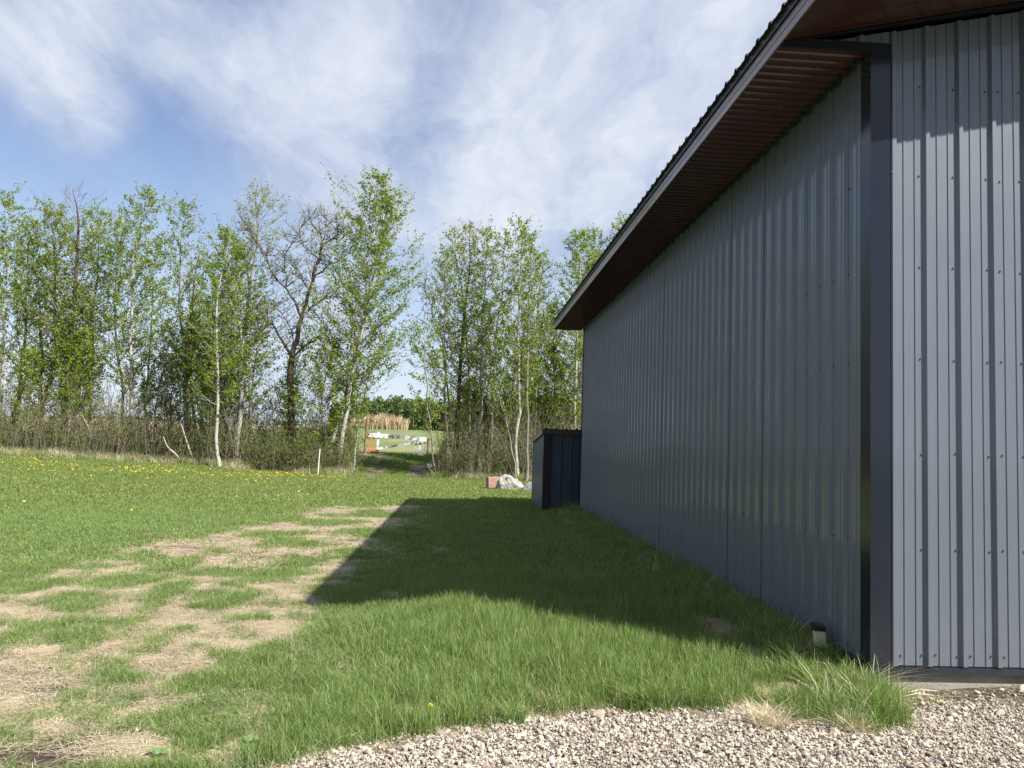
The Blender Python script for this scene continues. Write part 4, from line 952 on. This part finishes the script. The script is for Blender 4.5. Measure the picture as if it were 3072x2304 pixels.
# zone of long grass: right of the worn area, up to the wall
def longness(x, y):
    l = smooth(-1.5, -.8, x + (fbm(x*1.3, y*1.3, 2)-.5)*.9)*(1-smooth(8.0, 11.5, y))
    l = np.maximum(l, smooth(1.2, 2.3, x)*(1-smooth(15, 18, y))*.8)
    l = l*(.50+.50*smooth(-.9, .2, x))
    return l*(.25+1.35*fbm(x*1.7, y*1.7, 5, 3))
x, y = sample(34000, -5.6, 3.0, 3.3, 9.2, gr)
d, s, g_ = masks(x, y); keep = (gr.random(len(x)) > np.clip(d*1.02, 0, .955)) & (gr.random(len(x)) > s*1.05) & (g_ < .35) & in_view(x, y) & free(x, y)
keep &= gr.random(len(x)) < (.05+1.35*fbm(x*4.5, y*4.5, 6, 3))
x, y = x[keep], y[keep]; ln = longness(x, y)
isl = np.clip((1-masks(x, y)[0]), 0, 1)
lng = gr.random(len(x)) < (.15+.85*np.clip(ln*1.3, 0, 1))
put('long_grass', x[lng], y[lng], .85+.3*gr.random(lng.sum()), (.45+.85*ln[lng])*gr.uniform(.75, 1.3, lng.sum()), near, 'long green grass on the strip of lawn beside the building', 'grass', gr, .14)
put('short_grass', x[~lng], y[~lng], 1+.3*gr.random((~lng).sum()), gr.uniform(.7, 1.5, (~lng).sum()), fine, 'short mown grass between worn straw patches near the camera', 'grass', gr)
x, y = sample(52000, -14, 2.9, 9.0, 22.5, gr)
d, s, g_ = masks(x, y); keep = (gr.random(len(x)) > np.clip(d*1.0, 0, .96)) & (gr.random(len(x)) > smooth(15, 22, y)) & in_view(x, y) & free(x, y); x, y = x[keep], y[keep]
put('mown_grass', x, y, 1+.4*gr.random(len(x)), gr.uniform(.6, 1.25, len(x))*(1+.8*longness(x, y)), mid, 'mown green lawn across the middle of the yard', 'grass', gr)
x, y = sample(62000, -25, 8, 14, 45.5, gr)
d, s, g_ = masks(x, y); keep = (gr.random(len(x)) > np.clip(d*.9, 0, .9)) & (gr.random(len(x)) < smooth(14, 21.5, y)) & (gr.random(len(x)) > s*1.5) & in_view(x, y) & free(x, y) & ((y < 35.5) | ((x > -4.7) & (x < -1.2))); x, y = x[keep], y[keep]
put('far_lawn', x, y, 1+.4*gr.random(len(x)), gr.uniform(.6, 1.3, len(x)), farT, 'lawn reaching back to the tree row and up the track', 'grass', gr)
# flattened dead grass
x, y = sample(62000, -5.8, 3.0, 3.3, 9.5, gr); d, s, g_ = masks(x, y)
keep = (gr.random(len(x)) < np.clip(d*1.2, .22, 1)) & (gr.random(len(x)) > s*.95) & (g_ < .5) & in_view(x, y) & free(x, y); x, y = x[keep], y[keep]
put('dead_grass', x, y, .8+.6*gr.random(len(x)), gr.uniform(.5, 1.5, len(x)), straw, 'flattened straw-coloured dead grass in the worn patches near the camera', 'dead grass', gr, .05)
x, y = sample(16000, -7, 2.5, 9.3, 20, gr); d, s, g_ = masks(x, y)
keep = (gr.random(len(x)) < np.clip(d*1.3, .12, 1)) & in_view(x, y) & free(x, y); x, y = x[keep], y[keep]
put('dead_grass', x, y, .8+.6*gr.random(len(x)), gr.uniform(.5, 1.4, len(x)), strawm, 'pale streaks of dead grass farther up the lawn', 'dead grass', gr, .05)
# rough grass at the foot of the trees and beside the track
x, y = sample(7000, -25, 9, 33.6, 37.5, gr)
ed = 34.4 + 1.3*(fbm(x*.35, 0*x, 2)-.5)*2
keep = (y > ed) & (gr.random(len(x)) < np.exp(-np.clip(y-ed, 0, 9)/1.1)) & ((x < -4.5) | (x > -1.3)) & in_view(x, y); x, y = x[keep], y[keep]
put('rough_grass', x, y, 1+.4*gr.random(len(x)), gr.uniform(.5, 1.25, len(x)), roughT, 'taller rough grass fringe where the lawn meets the trees', 'grass', gr, .12)
# long seedy tufts against the wall and at the building's near corner
wallT = [tuft('tuft_wall', 22, .09, (.12, .30), .0050, .45, M['roughgrass'] if i == 3 else M['grass'], 740+i, 5, lean=(.10, -.12)) for i in range(5)]
wallS = [tuft('tuft_wall_dry', 16, .08, (.12, .32), .0040, .6, M['straw'], 750+i, 5, lean=(.35, -.2)) for i in range(3)]
x = np.concatenate([WALLX-.05-np.abs(gr.normal(size=420))*.22, gr.normal(2.40, .17, 170)]); y = np.concatenate([gr.uniform(5.25, 18.2, 420), gr.normal(4.88, .26, 170)])
g_ = masks(x, y)[2]; keep = free(x, y) & (x < 2.63) & ((g_ < .4)) & (gr.random(len(x)) > masks(x, y)[0]*1.1); x, y = x[keep], y[keep]
put('wall_grass', x, y, .8+.4*gr.random(len(x)), gr.uniform(.35, .95, len(x)), wallT+wallS[:1], 'tall unmown grass tufts along the foot of the building wall', 'grass', gr, .12)
# small fringe of tufts along the gravel edge
ex = []; ey = []
GP = GRAVEL[1:12]
for i in range(len(GP)-1):
    L_ = math.dist(GP[i], GP[i+1])
    for k in range(int(L_*60)):
        u = gr.random(); ex.append(GP[i][0]+(GP[i+1][0]-GP[i][0])*u+gr.normal()*.06); ey.append(GP[i][1]+(GP[i+1][1]-GP[i][1])*u+gr.normal()*.05+.03)
ex = np.array(ex); ey = np.array(ey); ok = free(ex, ey); ex, ey = ex[ok], ey[ok]
put('edge_dead_grass', ex, ey, .7+.5*gr.random(len(ex)), gr.uniform(.5, 2.2, len(ex)), straw, 'dry matted grass along the edge of the gravel', 'dead grass', gr, .2)
# individual clumps
def clump(name, c, n, rad, hr, wd, bend, mtl, seed, label, cat, lean=(0, 0)):
    o = tuft(name, n, rad, hr, wd, bend, mtl, seed, 5, lean=lean); COL.objects.link(o); o.location = (c[0], c[1], float(height(*c))); return tag(o, label, cat)
clump('grass_clump', (.33, 4.37), 150, .05, (.07, .17), .0035, .55, M['grass'], 801, 'small dark green grass clump growing at the gravel edge right of the dandelion', 'grass clump')
clump('dead_grass_clump', (1.70, 4.42), 420, .10, (.06, .15), .0030, 1.1, M['straw'], 802, 'large rounded tan clump of dead grass on the gravel edge', 'grass clump', (.2, -.4))
clump('dead_grass_clump', (2.13, 4.33), 240, .07, (.05, .12), .0030, 1.0, M['straw'], 803, 'smaller greyish dead grass clump nearer the building corner', 'grass clump', (-.1, -.4))
clump('grass_clump', (1.10, 4.70), 150, .07, (.10, .22), .0060, .7, M['grass'], 804, 'broad-bladed light green grass clump above the gravel edge, right of centre', 'grass clump', (-.4, -.5))
clump('grass_clump', (2.42, 5.0), 55, .10, (.12, .26), .0050, .75, M['roughgrass'], 805, 'long pale arching grass clump at the building corner', 'grass clump', (.25, -.4))
# loose straws on the soil by the wall
for i, (pa, pb) in enumerate([((-.62, 3.98), (-.42, 4.17)), ((2.78, 5.00), (3.0, 5.02)), ((2.72, 4.93), (2.93, 4.95)), ((-1.16, 3.85), (-.98, 3.76))]):
    m = MB(); za = float(height(*pa))+.012; zb = float(height(*pb))+.016
    m.tube([(pa[0], pa[1], za), ((pa[0]+pb[0])/2, (pa[1]+pb[1])/2+.01, max(za, zb)+.010), (pb[0], pb[1], zb)], [.0035, .003, .0022], 5)
    tag(m.obj('dry_stalk', M['straw']), ['dry straw stalk slanting over the grass at the left end of the gravel', 'upper dry stalk lying against the concrete foot of the wall', 'lower dry stalk lying on the soil near the concrete foot', 'bent dry stalk on bare soil at the bottom edge of the lawn'][i], 'stalk')
# debris twigs and thatch on the soil strip in front of the wall
x, y = gr.uniform(2.66, 6.0, 1100), gr.uniform(4.66, 5.10, 1100)
keep = gr.random(1100) < np.clip((y-4.62)*2.4, 0, 1); x, y = x[keep], y[keep]
put('thatch_debris', x, y, .5+.5*gr.random(len(x)), gr.uniform(.3, 1.0, len(x)), [tuft('debris', 12, .09, (.03, .09), .0032, 1.0, M['straw'] if i else M['twig'], 760+i, 2, flat=.12) for i in range(3)], 'dry plant debris on the soil between gravel and concrete foot', 'debris', gr, .1)

# gravel stones
def pebbles():
    rng = np.random.default_rng(900); src = []
    cols = [(.50, .46, .40), (.42, .38, .33), (.58, .55, .50), (.30, .28, .27), (.42, .36, .29), (.62, .57, .47), (.22, .20, .21), (.34, .25, .20)]
    import bmesh
    m_, t = mat('gravel_stone'); oi = t('ShaderNodeObjectInfo').outputs['Random']; co = t('ShaderNodeNewGeometry').outputs['Position']
    cr = t('ShaderNodeValToRGB', {0: oi}); cr.color_ramp.interpolation = 'CONSTANT'
    el = cr.color_ramp.elements; stops = [(0, cols[0]), (.22, cols[1]), (.40, cols[2]), (.58, cols[5]), (.72, cols[3]), (.82, cols[4]), (.91, cols[6]), (.965, cols[7])]
    el[0].position = 0; el[0].color = (*stops[0][1], 1); el[1].position = stops[1][0]; el[1].color = (*stops[1][1], 1)
    for p, c_ in stops[2:]: e = el.new(p); e.color = (*c_, 1)
    n = t.noise(co, 120, 4, .6).outputs['Fac']; c_ = t.mix(n, (.50, .49, .46), (.88, .85, .79)); c_ = t.mix(1.0, cr.outputs[0], c_, 'MULTIPLY')
    finish(m_, t, principled(t, **{'Base_Color': c_, 'Roughness': .8, 'Specular IOR Level': .3}))
    for k in range(10):
        bm = bmesh.new(); bmesh.ops.create_icosphere(bm, subdivisions=2, radius=1); r = np.random.default_rng(950+k)
        pl_ = [(lambda v: v/np.linalg.norm(v))(r.normal(size=3)) for _ in range(9)]; ds = r.uniform(.45, .85, 9); sc = np.array([1, r.uniform(.6, .95), r.uniform(.4, .7)])
        for v in bm.verts:
            p = np.array(v.co)
            for n_, d_ in zip(pl_, ds):
                e_ = p@n_-d_
                if e_ > 0: p = p-n_*e_
            v.co = p*sc
        me = bpy.data.meshes.new('pebble'); bm.to_mesh(me); bm.free(); me.materials.append(m_); src.append(bpy.data.objects.new('pebble', me))
    n = 100000; x = rng.uniform(-1.6, 5.2, n); y = rng.uniform(3.1, 5.02, n)
    g_ = poly_sd(x, y, GRAVEL) + (fbm(x*6, y*6, 1)-.5)*.50
    dirt = smooth(4.62, 4.95, y + (fbm(x*4, y*4, 8)-.5)*.25)*smooth(2.3, 2.7, x)
    pr = smooth(-.10, .06, g_)*(1-.9*dirt)*(x/np.maximum(y, 1) < .72); pr = np.maximum(pr, .004*(x > -1.8))
    keep = rng.random(n) < pr; x, y = x[keep], y[keep]; n = len(x)
    z = height(x, y) + rng.uniform(-.002, .016, n); s = .0076*np.exp(rng.normal(size=n)*.45)
    scatter('gravel', np.stack([x, y, z], 1), rng.normal(size=(n, 3))*np.array([.35, .35, 3]), np.stack([s, s, s], 1), rng.integers(0, 10, n), src, 'loose pale crushed gravel along the bottom right of the yard', 'gravel')
pebbles()

# dandelions
M['yellow'] = simple('dandelion_yellow', (.80, .68, .03), .6, .12, 30)
def dand(r, name='dandelion', stem=.07):
    m = MB()
    for k, (rr, zz, tl) in enumerate([(1, 0, .35), (.75, .004, .7), (.4, .007, 1.1)]):
        n = 10 - 2*k
        for i in range(n):
            a = i*6.283/n + k*.3; c, s_ = math.cos(a), math.sin(a); w_ = r*.22
            m.add([(0, 0, stem+zz), (c*r*rr*.7-s_*w_, s_*r*rr*.7+c*w_, stem+zz+r*tl*.3), (c*r*rr, s_*r*rr, stem+zz+r*tl*.35), (c*r*rr*.7+s_*w_, s_*r*rr*.7-c*w_, stem+zz+r*tl*.3)], [(0, 1, 2, 3)])
    return m
d0 = empty('dandelion', (-.115, 4.385, float(height(-.115, 4.385))), 'single yellow dandelion in the foreground grass near the gravel edge', 'flower')
o = link('flower_head', dand(.017, stem=.085).mesh('flower_head', M['yellow']), d0); o.matrix_parent_inverse = Matrix.Identity(4)
m = MB(); m.tube([(0, 0, -.01), (.004, 0, .04), (0, 0, .086)], [.0022, .002, .0018], 5); o = link('stem', m.mesh('stem', M['grass']), d0); o.matrix_parent_inverse = Matrix.Identity(4)
fl = bpy.data.objects.new('dandelion_head', dand(.028, stem=.07).mesh('dandelion_head', M['yellow']))
n = 1500; x = gr.uniform(-21, -4.5, n); y = 31 + gr.normal(size=n)*2.2
keep = (y < 34.3) & (gr.random(n) < smooth(.40, .62, fbm(x*.35, y*.5, 15, 3))) & in_view(x, y); x, y = x[keep], y[keep]
x2, y2 = gr.uniform(-13, -3, 40), gr.uniform(14, 29, 40); k2 = in_view(x2, y2); x = np.concatenate([x, x2[k2]]); y = np.concatenate([y, y2[k2]])
put('dandelions', x, y, gr.uniform(.7, 1.3, len(x)), gr.uniform(.7, 1.3, len(x)), [fl], 'yellow dandelions dotted through the far edge of the lawn', 'flowers', gr, .2)
# broad-leaved weeds in the foreground
def weed(c, seed, label, r=.07):
    rng = np.random.default_rng(seed); m = MB()
    for i in range(9):
        a = i*.7+rng.uniform(-.2, .2); l = r*rng.uniform(.6, 1.1); wd = l*.28; c_, s_ = math.cos(a), math.sin(a); up = rng.uniform(.2, .7)
        P = []
        for t_, ww in ((0, .15), (.4, 1), (.75, .9), (1, .1)):
            q = np.array([c_*l*t_, s_*l*t_, .01+up*l*t_*(1.2-t_)]); sd = np.array([-s_, c_, 0])*wd*ww; P += [q-sd, q+sd]
        m.add(P, [(0, 1, 3, 2), (2, 3, 5, 4), (4, 5, 7, 6)])
    o = m.obj('broadleaf_weed', weedm, loc=(c[0], c[1], float(height(*c))+.01)); tag(o, label, 'weed')
weedm = simple('weed_leaf', (.13, .22, .07), .55, .25, 30)
weed((-.95, 4.06), 1, 'pale broad-leaved weed in the grass at lower left of centre', .055)
weed((-1.32, 3.90), 2, 'small broad-leaved weed beside the bare soil patch at the bottom left', .05)
weed((-.74, 4.02), 3, 'low weed rosette in thin grass left of the gravel tip', .045)
